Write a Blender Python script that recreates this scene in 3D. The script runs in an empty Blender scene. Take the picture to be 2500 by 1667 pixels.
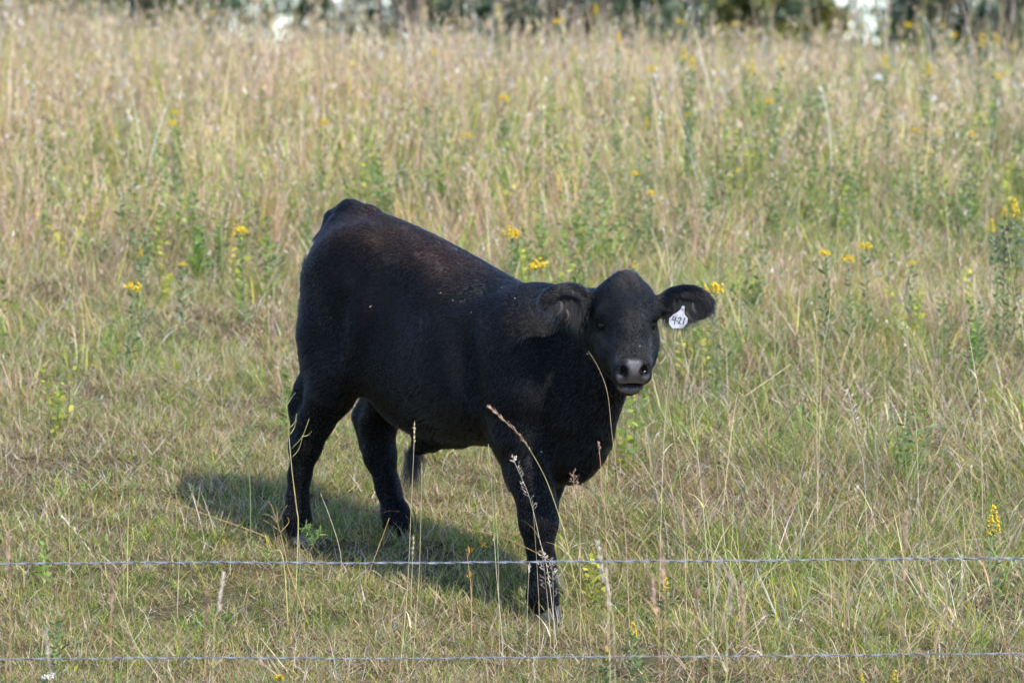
import bpy, bmesh, math, random
import numpy as np
from mathutils import Vector, Matrix, Quaternion

# ------------------------------------------------------------------ camera, sky, sun, exposure
SC = bpy.context.scene
COL = SC.collection
rng = np.random.default_rng(421)
random.seed(421)

CAM_Z = 1.367
PITCH = math.radians(-1.5)
DIST = 20.0
FPX = 13660.0                                   # focal length in photo pixels (2500 wide)
cam_data = bpy.data.cameras.new('camera')
cam_data.sensor_width = 36.0
cam_data.lens = FPX / 2500.0 * 36.0
cam_data.clip_start = 0.5
cam_data.clip_end = 4000.0
cam_data.dof.use_dof = True
cam_data.dof.focus_distance = 19.35
cam_data.dof.aperture_fstop = 4.0
cam = bpy.data.objects.new('camera', cam_data)
COL.objects.link(cam)
cam.location = (0.0, -DIST, CAM_Z)
cam.rotation_euler = (math.radians(90) + PITCH, 0, 0)
SC.camera = cam

SUN_EL = math.radians(48.0)
SUN_AZ_VEC = Vector((math.cos(math.radians(-50)), math.sin(math.radians(-50)), 0))   # towards the sun, seen from above
SUN_DIR = (SUN_AZ_VEC * math.cos(SUN_EL) + Vector((0, 0, math.sin(SUN_EL)))).normalized()
world = bpy.data.worlds.new('World')
SC.world = world
world.use_nodes = True
wn = world.node_tree.nodes
wl = world.node_tree.links
for n in list(wn):
    wn.remove(n)
sky = wn.new('ShaderNodeTexSky')
sky.sky_type = 'NISHITA'
sky.sun_disc = False
sky.sun_elevation = SUN_EL
sky.sun_rotation = math.atan2(SUN_DIR.x, SUN_DIR.y)
sky.altitude = 300
sky.dust_density = 0.25
sky.ozone_density = 2.0
bg = wn.new('ShaderNodeBackground')
bg.inputs['Strength'].default_value = 0.15
wout = wn.new('ShaderNodeOutputWorld')
tint = wn.new('ShaderNodeMix')                    # clear, slightly blue air over the whole sky
tint.data_type = 'RGBA'; tint.blend_type = 'MULTIPLY'; tint.inputs[0].default_value = 1.0
tint.inputs[7].default_value = (0.95, 0.985, 1.07, 1)
wl.new(sky.outputs[0], tint.inputs[6])
wl.new(tint.outputs[2], bg.inputs[0])
wl.new(bg.outputs[0], wout.inputs[0])

sun_data = bpy.data.lights.new('sun', 'SUN')
sun_data.energy = 3.3
sun_data.angle = math.radians(0.9)
sun_data.color = (1.0, 0.945, 0.855)
sun = bpy.data.objects.new('sun', sun_data)
COL.objects.link(sun)
sun.rotation_euler = SUN_DIR.to_track_quat('Z', 'Y').to_euler()
sun.location = (8, -6, 15)

SC.view_settings.view_transform = 'Standard'
SC.view_settings.look = 'None'
SC.view_settings.exposure = 1.14
SC.view_settings.gamma = 1.0
SC.render.engine = 'CYCLES'
SC.cycles.use_denoising = True
SC.cycles.max_bounces = 4
SC.cycles.diffuse_bounces = 3
SC.cycles.glossy_bounces = 2
SC.cycles.transmission_bounces = 3
SC.cycles.transparent_max_bounces = 4
SC.cycles.adaptive_threshold = 0.03

# ------------------------------------------------------------------ helpers
CAM_P = np.array((0.0, -DIST, CAM_Z))
CAM_F = np.array((0.0, math.cos(PITCH), math.sin(PITCH)))
CAM_U = np.array((0.0, -math.sin(PITCH), math.cos(PITCH)))
CAM_R = np.array((1.0, 0.0, 0.0))


def at(u, v, d):
    """A point of the place measured off the photograph: column u, row v, d metres beyond the calf's mid plane."""
    D = DIST + d
    return CAM_P + D * CAM_F + (u - 1250.0) / FPX * D * CAM_R + (833.5 - v) / FPX * D * CAM_U


def link(o, parent=None):
    COL.objects.link(o)
    if parent is not None:
        o.parent = parent
    return o


def tag(o, label=None, cat=None, group=None, kind=None):
    if label:
        o['label'] = label
    if cat:
        o['category'] = cat
    if group:
        o['group'] = group
    if kind:
        o['kind'] = kind
    return o


def empty(name, loc, label=None, cat=None, group=None):
    o = bpy.data.objects.new(name, None)
    o.empty_display_size = 0.05
    o.location = loc
    link(o)
    return tag(o, label, cat, group)


def mesh_obj(name, verts, faces, mat=None, parent=None, smooth=True):
    me = bpy.data.meshes.new(name)
    me.from_pydata([tuple(v) for v in verts], [], [tuple(f) for f in faces])
    me.update()
    if smooth:
        me.polygons.foreach_set('use_smooth', [True] * len(me.polygons))
    if mat is not None:
        me.materials.append(mat)
    return link(bpy.data.objects.new(name, me), parent)


def new_mat(name):
    m = bpy.data.materials.new(name)
    m.use_nodes = True
    nt = m.node_tree
    return m, nt.nodes, nt.links, nt.nodes['Principled BSDF']


def smoothstep(a, b, x):
    t = np.clip((x - a) / (b - a), 0, 1)
    return t * t * (3 - 2 * t)


# value noise in numpy, for terrain and for scatter densities
_vn = np.random.default_rng(7).random((256, 256))


def vnoise(x, y, s=1.0, seed=0):
    x = np.asarray(x) * s + 37.1 * seed + 1000
    y = np.asarray(y) * s + 91.7 * seed + 1000
    xi = np.floor(x).astype(int); yi = np.floor(y).astype(int)
    fx = x - xi; fy = y - yi
    fx = fx * fx * (3 - 2 * fx); fy = fy * fy * (3 - 2 * fy)
    a = _vn[xi % 256, yi % 256]; b = _vn[(xi + 1) % 256, yi % 256]
    c = _vn[xi % 256, (yi + 1) % 256]; e = _vn[(xi + 1) % 256, (yi + 1) % 256]
    return (a * (1 - fx) + b * fx) * (1 - fy) + (c * (1 - fx) + e * fx) * fy


# ------------------------------------------------------------------ terrain profile
_ty = np.arange(-400.0, 1500.0, 0.05)


def _slope(y):
    s = np.where(y < 1.0, 0.25, 0.25 * np.exp(-(y - 1.0) / 7.9))
    s = s * smoothstep(-5.0, -1.8, y)
    down = smoothstep(15.0, 24.0, y)
    s = s * (1 - down) + down * (-0.10) * (1 - smoothstep(34.0, 60.0, y))
    return s


_tz = np.cumsum(_slope(_ty)) * 0.05
_tz -= np.interp(0.0, _ty, _tz)


def ground_z(x, y):
    x = np.asarray(x, float); y = np.asarray(y, float)
    z = np.interp(y, _ty, _tz)
    near = np.exp(-((y / 40.0) ** 2 + (x / 40.0) ** 2))
    z = z + near * (0.10 * (vnoise(x, y, 0.45, 1) - 0.5) * smoothstep(1.0, 5.0, np.abs(y) + np.abs(x) * 0.6)
                    + 0.03 * (vnoise(x, y, 2.1, 2) - 0.5) + 0.015 * (vnoise(x, y, 6.0, 3) - 0.5))
    z = z + near * .20 * smoothstep(8, 16, y) * smoothstep(-1.2, -3.6, x)
    z = z + 0.35 * (vnoise(x, y, 0.06, 4) - 0.5) * smoothstep(8, 30, np.abs(x))
    return z
# ================================================================== ground sheet
def ground_material():
    m, N, L, B = new_mat('pasture_ground')
    tc = N.new('ShaderNodeTexCoord')
    n1 = N.new('ShaderNodeTexNoise'); n1.inputs['Scale'].default_value = 1.3; n1.inputs['Detail'].default_value = 6
    n2 = N.new('ShaderNodeTexNoise'); n2.inputs['Scale'].default_value = 38; n2.inputs['Detail'].default_value = 8
    n2.inputs['Roughness'].default_value = .7
    for n in (n1, n2):
        L.new(tc.outputs['Object'], n.inputs['Vector'])
    r1 = N.new('ShaderNodeValToRGB')
    e = r1.color_ramp.elements
    e[0].position = .32; e[0].color = (.028, .020, .013, 1)
    e[1].position = .68; e[1].color = (.26, .20, .12, 1)
    r1.color_ramp.elements.new(.5).color = (.10, .075, .042, 1)
    L.new(n2.outputs['Fac'], r1.inputs[0])
    r2 = N.new('ShaderNodeValToRGB')
    r2.color_ramp.elements[0].color = (.07, .085, .03, 1); r2.color_ramp.elements[1].color = (.12, .09, .055, 1)
    r2.color_ramp.elements[0].position = .4; r2.color_ramp.elements[1].position = .62
    L.new(n1.outputs['Fac'], r2.inputs[0])
    mx = N.new('ShaderNodeMix'); mx.data_type = 'RGBA'; mx.inputs[0].default_value = .45
    L.new(r1.outputs[0], mx.inputs[6]); L.new(r2.outputs[0], mx.inputs[7]); L.new(mx.outputs[2], B.inputs['Base Color'])
    B.inputs['Roughness'].default_value = 1.0; B.inputs['Specular IOR Level'].default_value = .1
    bp = N.new('ShaderNodeBump'); bp.inputs['Strength'].default_value = .8; bp.inputs['Distance'].default_value = .03
    L.new(n2.outputs['Fac'], bp.inputs['Height']); L.new(bp.outputs[0], B.inputs['Normal'])
    return m


M_ground = ground_material()
gx = np.unique(np.concatenate([np.linspace(-6, 6, 81), np.linspace(-40, 40, 54), np.linspace(-900, 900, 37)]))
gy = np.unique(np.concatenate([np.linspace(-5, 24, 165), np.linspace(-40, 70, 74), np.linspace(-380, 1400, 60)]))
XX, YY = np.meshgrid(gx, gy, indexing='ij')
ZZ = ground_z(XX, YY)
nx_, ny_ = XX.shape
ii = np.arange(nx_ * ny_).reshape(nx_, ny_)
gf = np.stack([ii[:-1, :-1], ii[1:, :-1], ii[1:, 1:], ii[:-1, 1:]], -1).reshape(-1, 4)
ground = mesh_obj('ground', np.stack([XX.ravel(), YY.ravel(), ZZ.ravel()], 1), gf, M_ground)
tag(ground, 'sloping pasture ground under dry and green grass', 'ground', kind='structure')
# ================================================================== the calf
# body frame: F forwards (to the right and towards the camera), L the calf's left, U up.
S2 = math.sqrt(0.5)
BF = np.array((S2, -S2, 0.0)); BL = np.array((S2, S2, 0.0)); BU = np.array((0.0, 0.0, 1.0))


def body_at(f, lat, v):
    u = 850.0 + 483.0 * (f + lat)
    d = 0.41 - 0.7071 * f + 0.7071 * lat
    return at(u, v, d)


VOX = 0.0058
lo = np.array((-0.92, -1.15, -0.45))
hi = np.array((0.82, 0.75, 1.55))
lo[2] = at(1340, 1545, -0.5)[2]
hi[2] = at(850, 470, 0.4)[2]
NX, NY, NZ = [int(np.ceil((hi[i] - lo[i]) / VOX)) for i in range(3)]
GX = (lo[0] + VOX * np.arange(NX)).astype(np.float32)
GY = (lo[1] + VOX * np.arange(NY)).astype(np.float32)
GZ = (lo[2] + VOX * np.arange(NZ)).astype(np.float32)
BIG = np.float32(1.0)


def new_field():
    return np.full((NX, NY, NZ), BIG, np.float32)


def _sl(bmin, bmax):
    i0 = np.clip(np.floor((np.asarray(bmin) - lo) / VOX).astype(int), 0, (NX, NY, NZ))
    i1 = np.clip(np.ceil((np.asarray(bmax) - lo) / VOX).astype(int) + 1, 0, (NX, NY, NZ))
    return tuple(slice(a, b) for a, b in zip(i0, i1))


def _pts(s):
    return GX[s[0]][:, None, None], GY[s[1]][None, :, None], GZ[s[2]][None, None, :]


def smin(a, b, k):
    h = np.maximum(k - np.abs(a - b), 0) / k
    return np.minimum(a, b) - h * h * (k * 0.25)


def smax(a, b, k):
    return -smin(-a, -b, k)


def d_cone(a, b, ra, rb, s):
    X, Y, Z = _pts(s)
    ab = (b - a).astype(np.float32)
    L2 = float(ab @ ab) + 1e-9
    px, py, pz = X - np.float32(a[0]), Y - np.float32(a[1]), Z - np.float32(a[2])
    t = np.clip((px * ab[0] + py * ab[1] + pz * ab[2]) / np.float32(L2), 0, 1)
    q = np.sqrt((px - t * ab[0]) ** 2 + (py - t * ab[1]) ** 2 + (pz - t * ab[2]) ** 2)
    return q - (np.float32(ra) + t * np.float32(rb - ra))


def d_ell(c, ax, r, s):
    """ellipsoid: centre, three unit axes (rows), three radii"""
    X, Y, Z = _pts(s)
    px, py, pz = X - np.float32(c[0]), Y - np.float32(c[1]), Z - np.float32(c[2])
    k0 = 0; k1 = 0
    for a, rr in zip(ax, r):
        q = px * np.float32(a[0]) + py * np.float32(a[1]) + pz * np.float32(a[2])
        k0 = k0 + (q / np.float32(rr)) ** 2
        k1 = k1 + (q / np.float32(rr * rr)) ** 2
    k0 = np.sqrt(k0); k1 = np.sqrt(k1) + np.float32(1e-6)
    return k0 * (k0 - 1) / k1


def cone(Fd, a, b, ra, rb, k=0.04):
    m = max(ra, rb) + k + 0.03
    s = _sl(np.minimum(a, b) - m, np.maximum(a, b) + m)
    Fd[s] = smin(Fd[s], d_cone(a, b, ra, rb, s), k)


def chain(Fd, pts, k=0.035):
    for (a, ra), (b, rb) in zip(pts[:-1], pts[1:]):
        cone(Fd, a, b, ra, rb, k)


def ell(Fd, c, ax, r, k=0.04, cut=False):
    m = max(r) + k + 0.03
    s = _sl(c - m, c + m)
    d = d_ell(c, ax, r, s)
    Fd[s] = smax(Fd[s], -d, k) if cut else smin(Fd[s], d, k)


def rotated(ax, angles):
    R = Matrix.Rotation(angles[2], 3, 'Z') @ Matrix.Rotation(angles[1], 3, 'Y') @ Matrix.Rotation(angles[0], 3, 'X')
    R = np.array(R)
    return R @ np.asarray(ax)          # rows: axes mixed within their own frame


BAX = np.array((BF, BL, BU))
field = new_field()

# ---- trunk: cross sections along F (top row, bottom row, half width)
sec = np.array([
    (-0.105, 600, 720, 0.030),
    (-0.088, 560, 770, 0.095),
    (-0.055, 527, 830, 0.140),
    (0.000, 505, 890, 0.172),
    (0.100, 510, 935, 0.200),
    (0.220, 529, 985, 0.218),
    (0.330, 550, 1045, 0.226),
    (0.450, 579, 1072, 0.240),
    (0.580, 615, 1080, 0.265),
    (0.700, 650, 1084, 0.280),
    (0.820, 684, 1085, 0.280),
    (0.930, 697, 1090, 0.262),
    (1.020, 708, 1145, 0.225),
    (1.100, 730, 1184, 0.175),
    (1.160, 772, 1178, 0.135),
    (1.220, 850, 1150, 0.100),
    (1.265, 960, 1090, 0.050)])
ff = np.linspace(sec[0, 0], sec[-1, 0], 120)


def _smooth_interp(col):
    y = np.interp(ff, sec[:, 0], col)
    for _ in range(6):
        y[1:-1] = 0.25 * y[:-2] + 0.5 * y[1:-1] + 0.25 * y[2:]
    return y


z_top = np.array([body_at(f, 0, v)[2] for f, v in zip(ff, _smooth_interp(sec[:, 1]))])
z_bot = np.array([body_at(f, 0, v)[2] for f, v in zip(ff, _smooth_interp(sec[:, 2]))])
hw = _smooth_interp(sec[:, 3])
p0 = at(850, 833, 0.41)
s = _sl(lo, hi)
X, Y, Z = _pts(s)
f_g = ((X - p0[0]) * BF[0] + (Y - p0[1]) * BF[1])[:, :, 0].astype(np.float32)
l_g = ((X - p0[0]) * BL[0] + (Y - p0[1]) * BL[1])[:, :, 0].astype(np.float32)
zt = np.interp(f_g, ff, z_top).astype(np.float32)[:, :, None]
zb = np.interp(f_g, ff, z_bot).astype(np.float32)[:, :, None]
ww = np.interp(f_g, ff, hw).astype(np.float32)[:, :, None]
cz = zb + (zt - zb) * np.float32(0.50)
hh = (zt - zb) * np.float32(0.5)
q2 = np.abs(Z - cz)
l2 = np.abs(l_g)[:, :, None]
pexp = np.where(Z > cz, np.float32(2.0), np.float32(2.45))
r_ = ((l2 / ww) ** pexp + (q2 / hh) ** pexp) ** (1 / pexp) + np.float32(1e-4)
del pexp
dd = np.sqrt(l2 * l2 + q2 * q2) * (1 - 1 / r_)
dd = np.where(r_ < 0.35, -0.1, dd)
dd = np.maximum(dd, np.maximum(sec[0, 0] - f_g, f_g - sec[-1, 0])[:, :, None])
field = dd.astype(np.float32)
del dd, r_, q2, l2, zt, zb, ww, cz, hh

# ---- legs
legs = new_field()
b = body_at
# near hind
chain(legs, [(b(.12, -.10, 650), .15), (b(.22, -.14, 790), .125), (b(.17, -.155, 880), .100)], .06)
chain(legs, [(b(.03, -.09, 690), .13), (b(.045, -.125, 820), .115), (b(.06, -.15, 900), .095)], .06)
chain(legs, [(b(.17, -.155, 880), .098), (b(.065, -.16, 965), .082), (b(.000, -.168, 1030), .062), (b(-.045, -.17, 1090), .053),
             (b(-.075, -.17, 1160), .037), (b(-.085, -.17, 1215), .035), (b(-.087, -.17, 1262), .045), (b(-.075, -.17, 1305), .042)])
chain(legs, [(b(.045, -.14, 860), .08), (b(-.045, -.165, 950), .040), (b(-.082, -.17, 992), .031), (b(-.075, -.17, 1090), .026)], .04)
# far hind
chain(legs, [(b(.14, .12, 700), .13), (b(.16, .14, 880), .105), (b(.07, .15, 965), .085), (b(.000, .15, 1035), .064),
             (b(.010, .15, 1110), .055), (b(.052, .15, 1190), .040), (b(.092, .15, 1258), .047), (b(.125, .15, 1300), .043)])
chain(legs, [(b(.02, .145, 930), .055), (b(-.078, .15, 1015), .031), (b(-.055, .15, 1085), .028)], .04)
# near fore
chain(legs, [(b(1.03, -.13, 830), .135), (b(1.035, -.15, 960), .120), (b(1.02, -.145, 1060), .100), (b(1.055, -.135, 1160), .078),
             (b(1.085, -.13, 1235), .062), (b(1.093, -.13, 1280), .062), (b(1.098, -.13, 1335), .041), (b(1.105, -.13, 1395), .039),
             (b(1.112, -.13, 1452), .050), (b(1.135, -.13, 1490), .043)])
cone(legs, b(.985, -.15, 1060), b(1.04, -.14, 1150), .06, .05)
# far fore
chain(legs, [(b(.98, .12, 900), .13), (b(.925, .13, 1080), .090), (b(.875, .12, 1170), .066), (b(.855, .12, 1250), .052),
             (b(.850, .12, 1310), .040), (b(.858, .12, 1365), .044), (b(.88, .12, 1395), .038)])
for (f_, l_, v_) in ((-.115, -.15, 1272), (-.115, -.19, 1272), (.055, .13, 1282), (.055, .17, 1282), (1.075, -.11, 1462), (1.075, -.15, 1462)):
    cone(legs, b(f_ + .02, l_, v_ - 6), b(f_, l_, v_ + 6), .018, .011, .012)      # dew claws
field = smin(field, legs, np.float32(0.055))
del legs

# ---- muscles and bones of the trunk
ell(field, b(.215, -.150, 600), rotated(BAX, (0, .3, 0)), (.085, .056, .066), .09)        # hook bone
ell(field, b(.31, -.160, 780), rotated(BAX, (0, -.12, 0)), (.038, .066, .20), .05)         # front edge of the thigh, into the flank fold
ell(field, b(.455, -.300, 680), rotated(BAX, (0, .3, 0)), (.090, .085, .10), .09, cut=True)   # hollow of the flank
ell(field, b(.20, -.30, 800), rotated(BAX, (0, -.12, 0)), (.05, .06, .12), .08, cut=True)  # dip on the thigh
ell(field, b(1.00, -.150, 850), rotated(BAX, (0, .35, 0)), (.085, .065, .17), .12)         # shoulder blade
ell(field, b(1.10, -.12, 960), BAX, (.09, .075, .10), .08)                                 # point of the shoulder
ell(field, b(1.08, .11, 960), BAX, (.08, .07, .10), .06)
ell(field, b(.78, -.20, 900), BAX, (.24, .09, .17), .08)                                   # belly
ell(field, b(.885, -.320, 900), rotated(BAX, (0, .2, 0)), (.05, .05, .15), .09, cut=True)  # behind the shoulder
ell(field, b(.025, -.01, 925), BAX, (.040, .042, .056), .02)                               # scrotum
chain(field, [(b(.55, 0, 1050), .055), (b(.40, 0, 1072), .036), (b(.335, 0, 1104), .018)], .05)   # sheath
# ---- tail
chain(field, [(b(.10, 0, 530), .045), (b(.01, 0, 522), .046), (b(-.055, -.005, 540), .040), (b(-.105, -.010, 590), .031), (b(-.135, -.03, 660), .027),
              (b(-.155, -.045, 760), .024), (b(-.162, -.055, 860), .022), (b(-.155, -.055, 930), .016)], .03)

# ---- neck
neck = new_field()
cone(neck, b(1.00, 0, 800), b(1.34, -.01, 765), .150, .085, .06)
cone(neck, b(1.02, 0, 890), b(1.37, -.02, 800), .170, .095, .06)
cone(neck, b(1.08, 0, 1010), b(1.36, -.03, 880), .165, .085, .06)
cone(neck, b(1.20, -.01, 1090), b(1.36, -.03, 930), .085, .055, .06)
field = smin(field, neck, np.float32(0.06))
del neck

for (f0, v0, f1, v1) in ((1.235, 790, 1.165, 1030), (1.285, 800, 1.215, 1040)):
    cone(field, b(f0, -.088, v0), b(f1, -.105, v1), .020, .028, .035)      # folds of the neck
cone(field, b(1.24, -.02, 1000), b(1.20, -.03, 1150), .030, .035, .05)      # dewlap

# ---- head: own frame, x to the calf's left, n along the face to the nose, z out of the forehead
HY = math.radians(9); HA = math.radians(50); HR = math.radians(0)
hf = np.array((math.sin(HY), -math.cos(HY), 0.0))
HX = np.array((math.cos(HY), math.sin(HY), 0.0))
HN = hf * math.cos(HA) - BU * math.sin(HA)
HZ = BU * math.cos(HA) + hf * math.sin(HA)
HO = at(1530, 791, -0.74)
HAX = np.array((HX, HN, HZ))


def h(x, n, z):
    return HO + x * HX + n * HN + z * HZ


head = new_field()
ell(head, h(0, -.045, -.020), HAX, (.104, .130, .084), .04)
ell(head, h(.006, -.142, .026), HAX, (.058, .058, .050), .04)
ell(head, h(.060, -.115, -.01), HAX, (.050, .055, .050), .05)
ell(head, h(-.052, -.110, -.01), HAX, (.050, .055, .050), .05)
cone(head, h(0, -.06, .030), h(0, .04, .026), .062, .052, .05)
ell(head, h(0, -.055, .115), HAX, (.050, .050, .030), .05, cut=True)
for sx in (-1, 1):
    ell(head, h(.084 * sx, -.018, .028), HAX, (.028, .042, .026), .022)                          # brow
    ell(head, h(.064 * sx, .045, -.060), HAX, (.045, .100, .070), .05)                         # cheek
    cone(head, h(.052 * sx, .00, -.115), h(.018 * sx, .165, -.092), .052, .034, .04)           # jaw
    ell(head, h(.066 * sx, .055, -.018), HAX, (.026, .070, .026), .04)                         # cheekbone
cone(head, h(0, .00, .022), h(0, .145, .008), .064, .048, .05)                                 # bridge of the nose
ell(head, h(0, .172, -.020), HAX, (.064, .050, .052), .04)                                     # muzzle
for sx in (-1, 1):
    ell(head, h(.036 * sx - .002, .186, .010), HAX, (.028, .031, .029), .018)                         # nostril rim
    ell(head, h(.036 * sx, .200, -.034), HAX, (.030, .026, .028), .025)                        # upper lip
ell(head, h(0, .196, -.012), HAX, (.042, .030, .038), .02)
cone(head, h(0, .15, -.096), h(0, .188, -.098), .040, .036, .03)                               # chin
for sx in (-1, 1):
    ell(head, h(.018 * sx, .204, -.090), HAX, (.029, .018, .013), .012)                        # lower lip
# mouth, nostrils, eye sockets
ell(head, h(0, .234, -.0655), rotated(HAX, (.10, 0, 0)), (.040, .044, .0185), .005, cut=True)
for sx in (-1, 1):
    ell(head, h(.031 * sx - .002, .220, .012), rotated(HAX, (0.2, 0.5 * sx, -.45 * sx)), (.0110, .028, .021), .005, cut=True)
    ell(head, h(.045 * sx - .002, .220, -.007), HAX, (.013, .014, .007), .008, cut=True)
    ell(head, h(.1030 * sx, .010, .004), HAX, (.018, .024, .017), .016, cut=True)
    ell(head, h(.106 * sx, .070, .026), HAX, (.030, .065, .026), .025, cut=True)
field = smin(field, head, np.float32(0.035))
del head

# ---- ears
ears = new_field()
EX = np.array((1.0, 0.0, 0.0)); EY = np.array((0.0, 1.0, 0.0)); EZ = BU
EAX = np.array((EX, EY, EZ))
chain(ears, [(at(1592, 752, -.69), .036), (at(1632, 745, -.69), .036)], .03)
ell(ears, at(1681, 738, -.69), rotated(EAX, (-.25, -.02, .25)), (.086, .024, .061), .03)
ell(ears, at(1652, 748, -.69), rotated(EAX, (-.25, -.25, .25)), (.060, .024, .050), .03)
ell(ears, at(1684, 750, -.722), rotated(EAX, (-.25, -.05, .25)), (.074, .021, .049), .010, cut=True)
chain(ears, [(at(1455, 748, -.64), .034), (at(1425, 738, -.66), .036)], .03)
ell(ears, at(1377, 728, -.685), rotated(EAX, (-.35, .10, -.20)), (.082, .026, .054), .03)
ell(ears, at(1400, 752, -.685), rotated(EAX, (-.35, .6, -.20)), (.066, .024, .052), .03)
ell(ears, at(1372, 746, -.718), rotated(EAX, (-.35, .25, -.20)), (.070, .021, .038), .010, cut=True)
field = smin(field, ears, np.float32(0.02))
del ears


def surface_nets(Fd):
    """quads of the zero surface of a sampled field"""
    ins = Fd < 0
    cs = (slice(None, -1), slice(1, None))
    cnt = np.zeros(tuple(n - 1 for n in Fd.shape), np.int8)
    for i in (0, 1):
        for j in (0, 1):
            for k in (0, 1):
                cnt += ins[cs[i], cs[j], cs[k]]
    cells = np.argwhere((cnt > 0) & (cnt < 8))
    idx = np.full(cnt.shape, -1, np.int32)
    idx[tuple(cells.T)] = np.arange(len(cells))
    corners = {}
    for i in (0, 1):
        for j in (0, 1):
            for k in (0, 1):
                corners[(i, j, k)] = Fd[cells[:, 0] + i, cells[:, 1] + j, cells[:, 2] + k]
    acc = np.zeros((len(cells), 3)); num = np.zeros(len(cells))
    for c0 in corners:
        for axis in range(3):
            if c0[axis] == 0:
                c1 = list(c0); c1[axis] = 1; c1 = tuple(c1)
                a, b_ = corners[c0], corners[c1]
                m = (a < 0) != (b_ < 0)
                t = np.where(m, a / np.where(m, a - b_, 1), 0)
                pos = np.tile(np.array(c0, float), (len(cells), 1))
                pos[:, axis] += t
                acc[m] += pos[m]; num[m] += 1
    V = lo + VOX * (cells + acc / num[:, None])
    quads = []
    for axis in range(3):
        o1, o2 = (axis + 1) % 3, (axis + 2) % 3
        sl0 = [slice(None)] * 3; sl1 = [slice(None)] * 3
        sl0[axis] = slice(None, -1); sl1[axis] = slice(1, None)
        A = ins[tuple(sl0)]; B = ins[tuple(sl1)]
        e = np.argwhere(A != B)
        e = e[(e[:, o1] > 0) & (e[:, o2] > 0) & (e[:, o1] < Fd.shape[o1] - 1) & (e[:, o2] < Fd.shape[o2] - 1)]
        flip = A[tuple(e.T)]
        q = []
        for da, db in ((0, 0), (-1, 0), (-1, -1), (0, -1)):
            c = e.copy(); c[:, o1] += da; c[:, o2] += db
            q.append(idx[tuple(c.T)])
        q = np.stack(q, 1)
        q[~flip] = q[~flip][:, ::-1]
        quads.append(q)
    return V, np.concatenate(quads)


V, Q = surface_nets(field)
del field
# light smoothing
for _ in range(3):
    acc = np.zeros_like(V); cnt = np.zeros(len(V))
    for i in range(4):
        a = Q[:, i]; c = Q[:, (i + 1) % 4]
        for dim in range(3):
            acc[:, dim] += np.bincount(a, V[c, dim], len(V)) + np.bincount(c, V[a, dim], len(V))
        cnt += np.bincount(a, minlength=len(V)) + np.bincount(c, minlength=len(V))
    V = 0.5 * V + 0.5 * acc / np.maximum(cnt, 1)[:, None]

calf_base = np.array((0.15, -0.1, float(ground_z(0.15, -0.1))))
calf = empty('calf', tuple(calf_base), 'black beef calf turning its head to the camera beside the wire fence', 'calf')


def build_quads(name, V, Q, mat, parent, origin):
    me = bpy.data.meshes.new(name)
    me.vertices.add(len(V)); me.vertices.foreach_set('co', (V - origin).astype(np.float32).ravel())
    me.loops.add(len(Q) * 4); me.loops.foreach_set('vertex_index', Q.astype(np.int32).ravel())
    me.polygons.add(len(Q))
    me.polygons.foreach_set('loop_start', np.arange(0, len(Q) * 4, 4, dtype=np.int32))
    me.polygons.foreach_set('use_smooth', np.ones(len(Q), bool))
    me.update(calc_edges=True)
    me.validate()
    me.materials.append(mat)
    return link(bpy.data.objects.new(name, me), parent)
# ---- surface regions: bare muzzle, sun-bleached brown along the back
def calf_normals(V, Q):
    a = V[Q[:, 2]] - V[Q[:, 0]]; c = V[Q[:, 3]] - V[Q[:, 1]]
    fn = np.cross(a, c)
    vn = np.zeros_like(V)
    for i in range(4):
        for dim in range(3):
            vn[:, dim] += np.bincount(Q[:, i], fn[:, dim], len(V))
    return vn / (np.linalg.norm(vn, axis=1)[:, None] + 1e-12), np.linalg.norm(fn, axis=1) * 0.5


VN, QA = calf_normals(V, Q)


def head_coords(P):
    R = P - HO
    return R @ HX, R @ HN, R @ HZ


def bare_mask(P):
    x, n, z = head_coords(P)
    e = ((x + .002) / .058) ** 2 + ((z + .010) / .052) ** 2
    nose = smoothstep(.176, .196, n + 0.10 * (z - .0)) * (1 - smoothstep(.85, 1.25, e))
    inside = np.exp(-((x / .040) ** 4 + ((z + .066) / .017) ** 4)) * (1 - smoothstep(.212, .222, n))  # mouth opening painted dark: its inner shade put into the colour
    lip = smoothstep(.194, .203, n) * smoothstep(-.106, -.098, z) * (1 - smoothstep(.040, .048, np.abs(x))) * (1 - smoothstep(-.080, -.072, z)) * 1.3
    hole = 0  # nostrils darkened in colour too, standing in for the shade inside them
    for sx in (-1, 1):
        hole = np.maximum(hole, np.exp(-(((x - .034 * sx + .002) / .014) ** 2 + ((z - .006) / .017) ** 2)) * 1.6)
    return np.clip(np.maximum(nose * (1 - 1.2 * hole), lip) * (1 - inside), 0, 1)


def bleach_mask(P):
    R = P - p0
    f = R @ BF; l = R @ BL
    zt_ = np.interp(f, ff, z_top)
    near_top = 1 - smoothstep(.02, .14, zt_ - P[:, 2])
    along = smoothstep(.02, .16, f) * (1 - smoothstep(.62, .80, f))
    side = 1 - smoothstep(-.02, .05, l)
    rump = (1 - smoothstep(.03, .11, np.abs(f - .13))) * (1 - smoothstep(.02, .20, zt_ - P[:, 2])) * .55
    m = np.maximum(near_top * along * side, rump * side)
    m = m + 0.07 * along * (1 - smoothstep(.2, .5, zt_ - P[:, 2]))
    return np.clip(m * (0.55 + 0.9 * vnoise(f, l + P[:, 2], 14, 5)), 0, 1)


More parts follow.
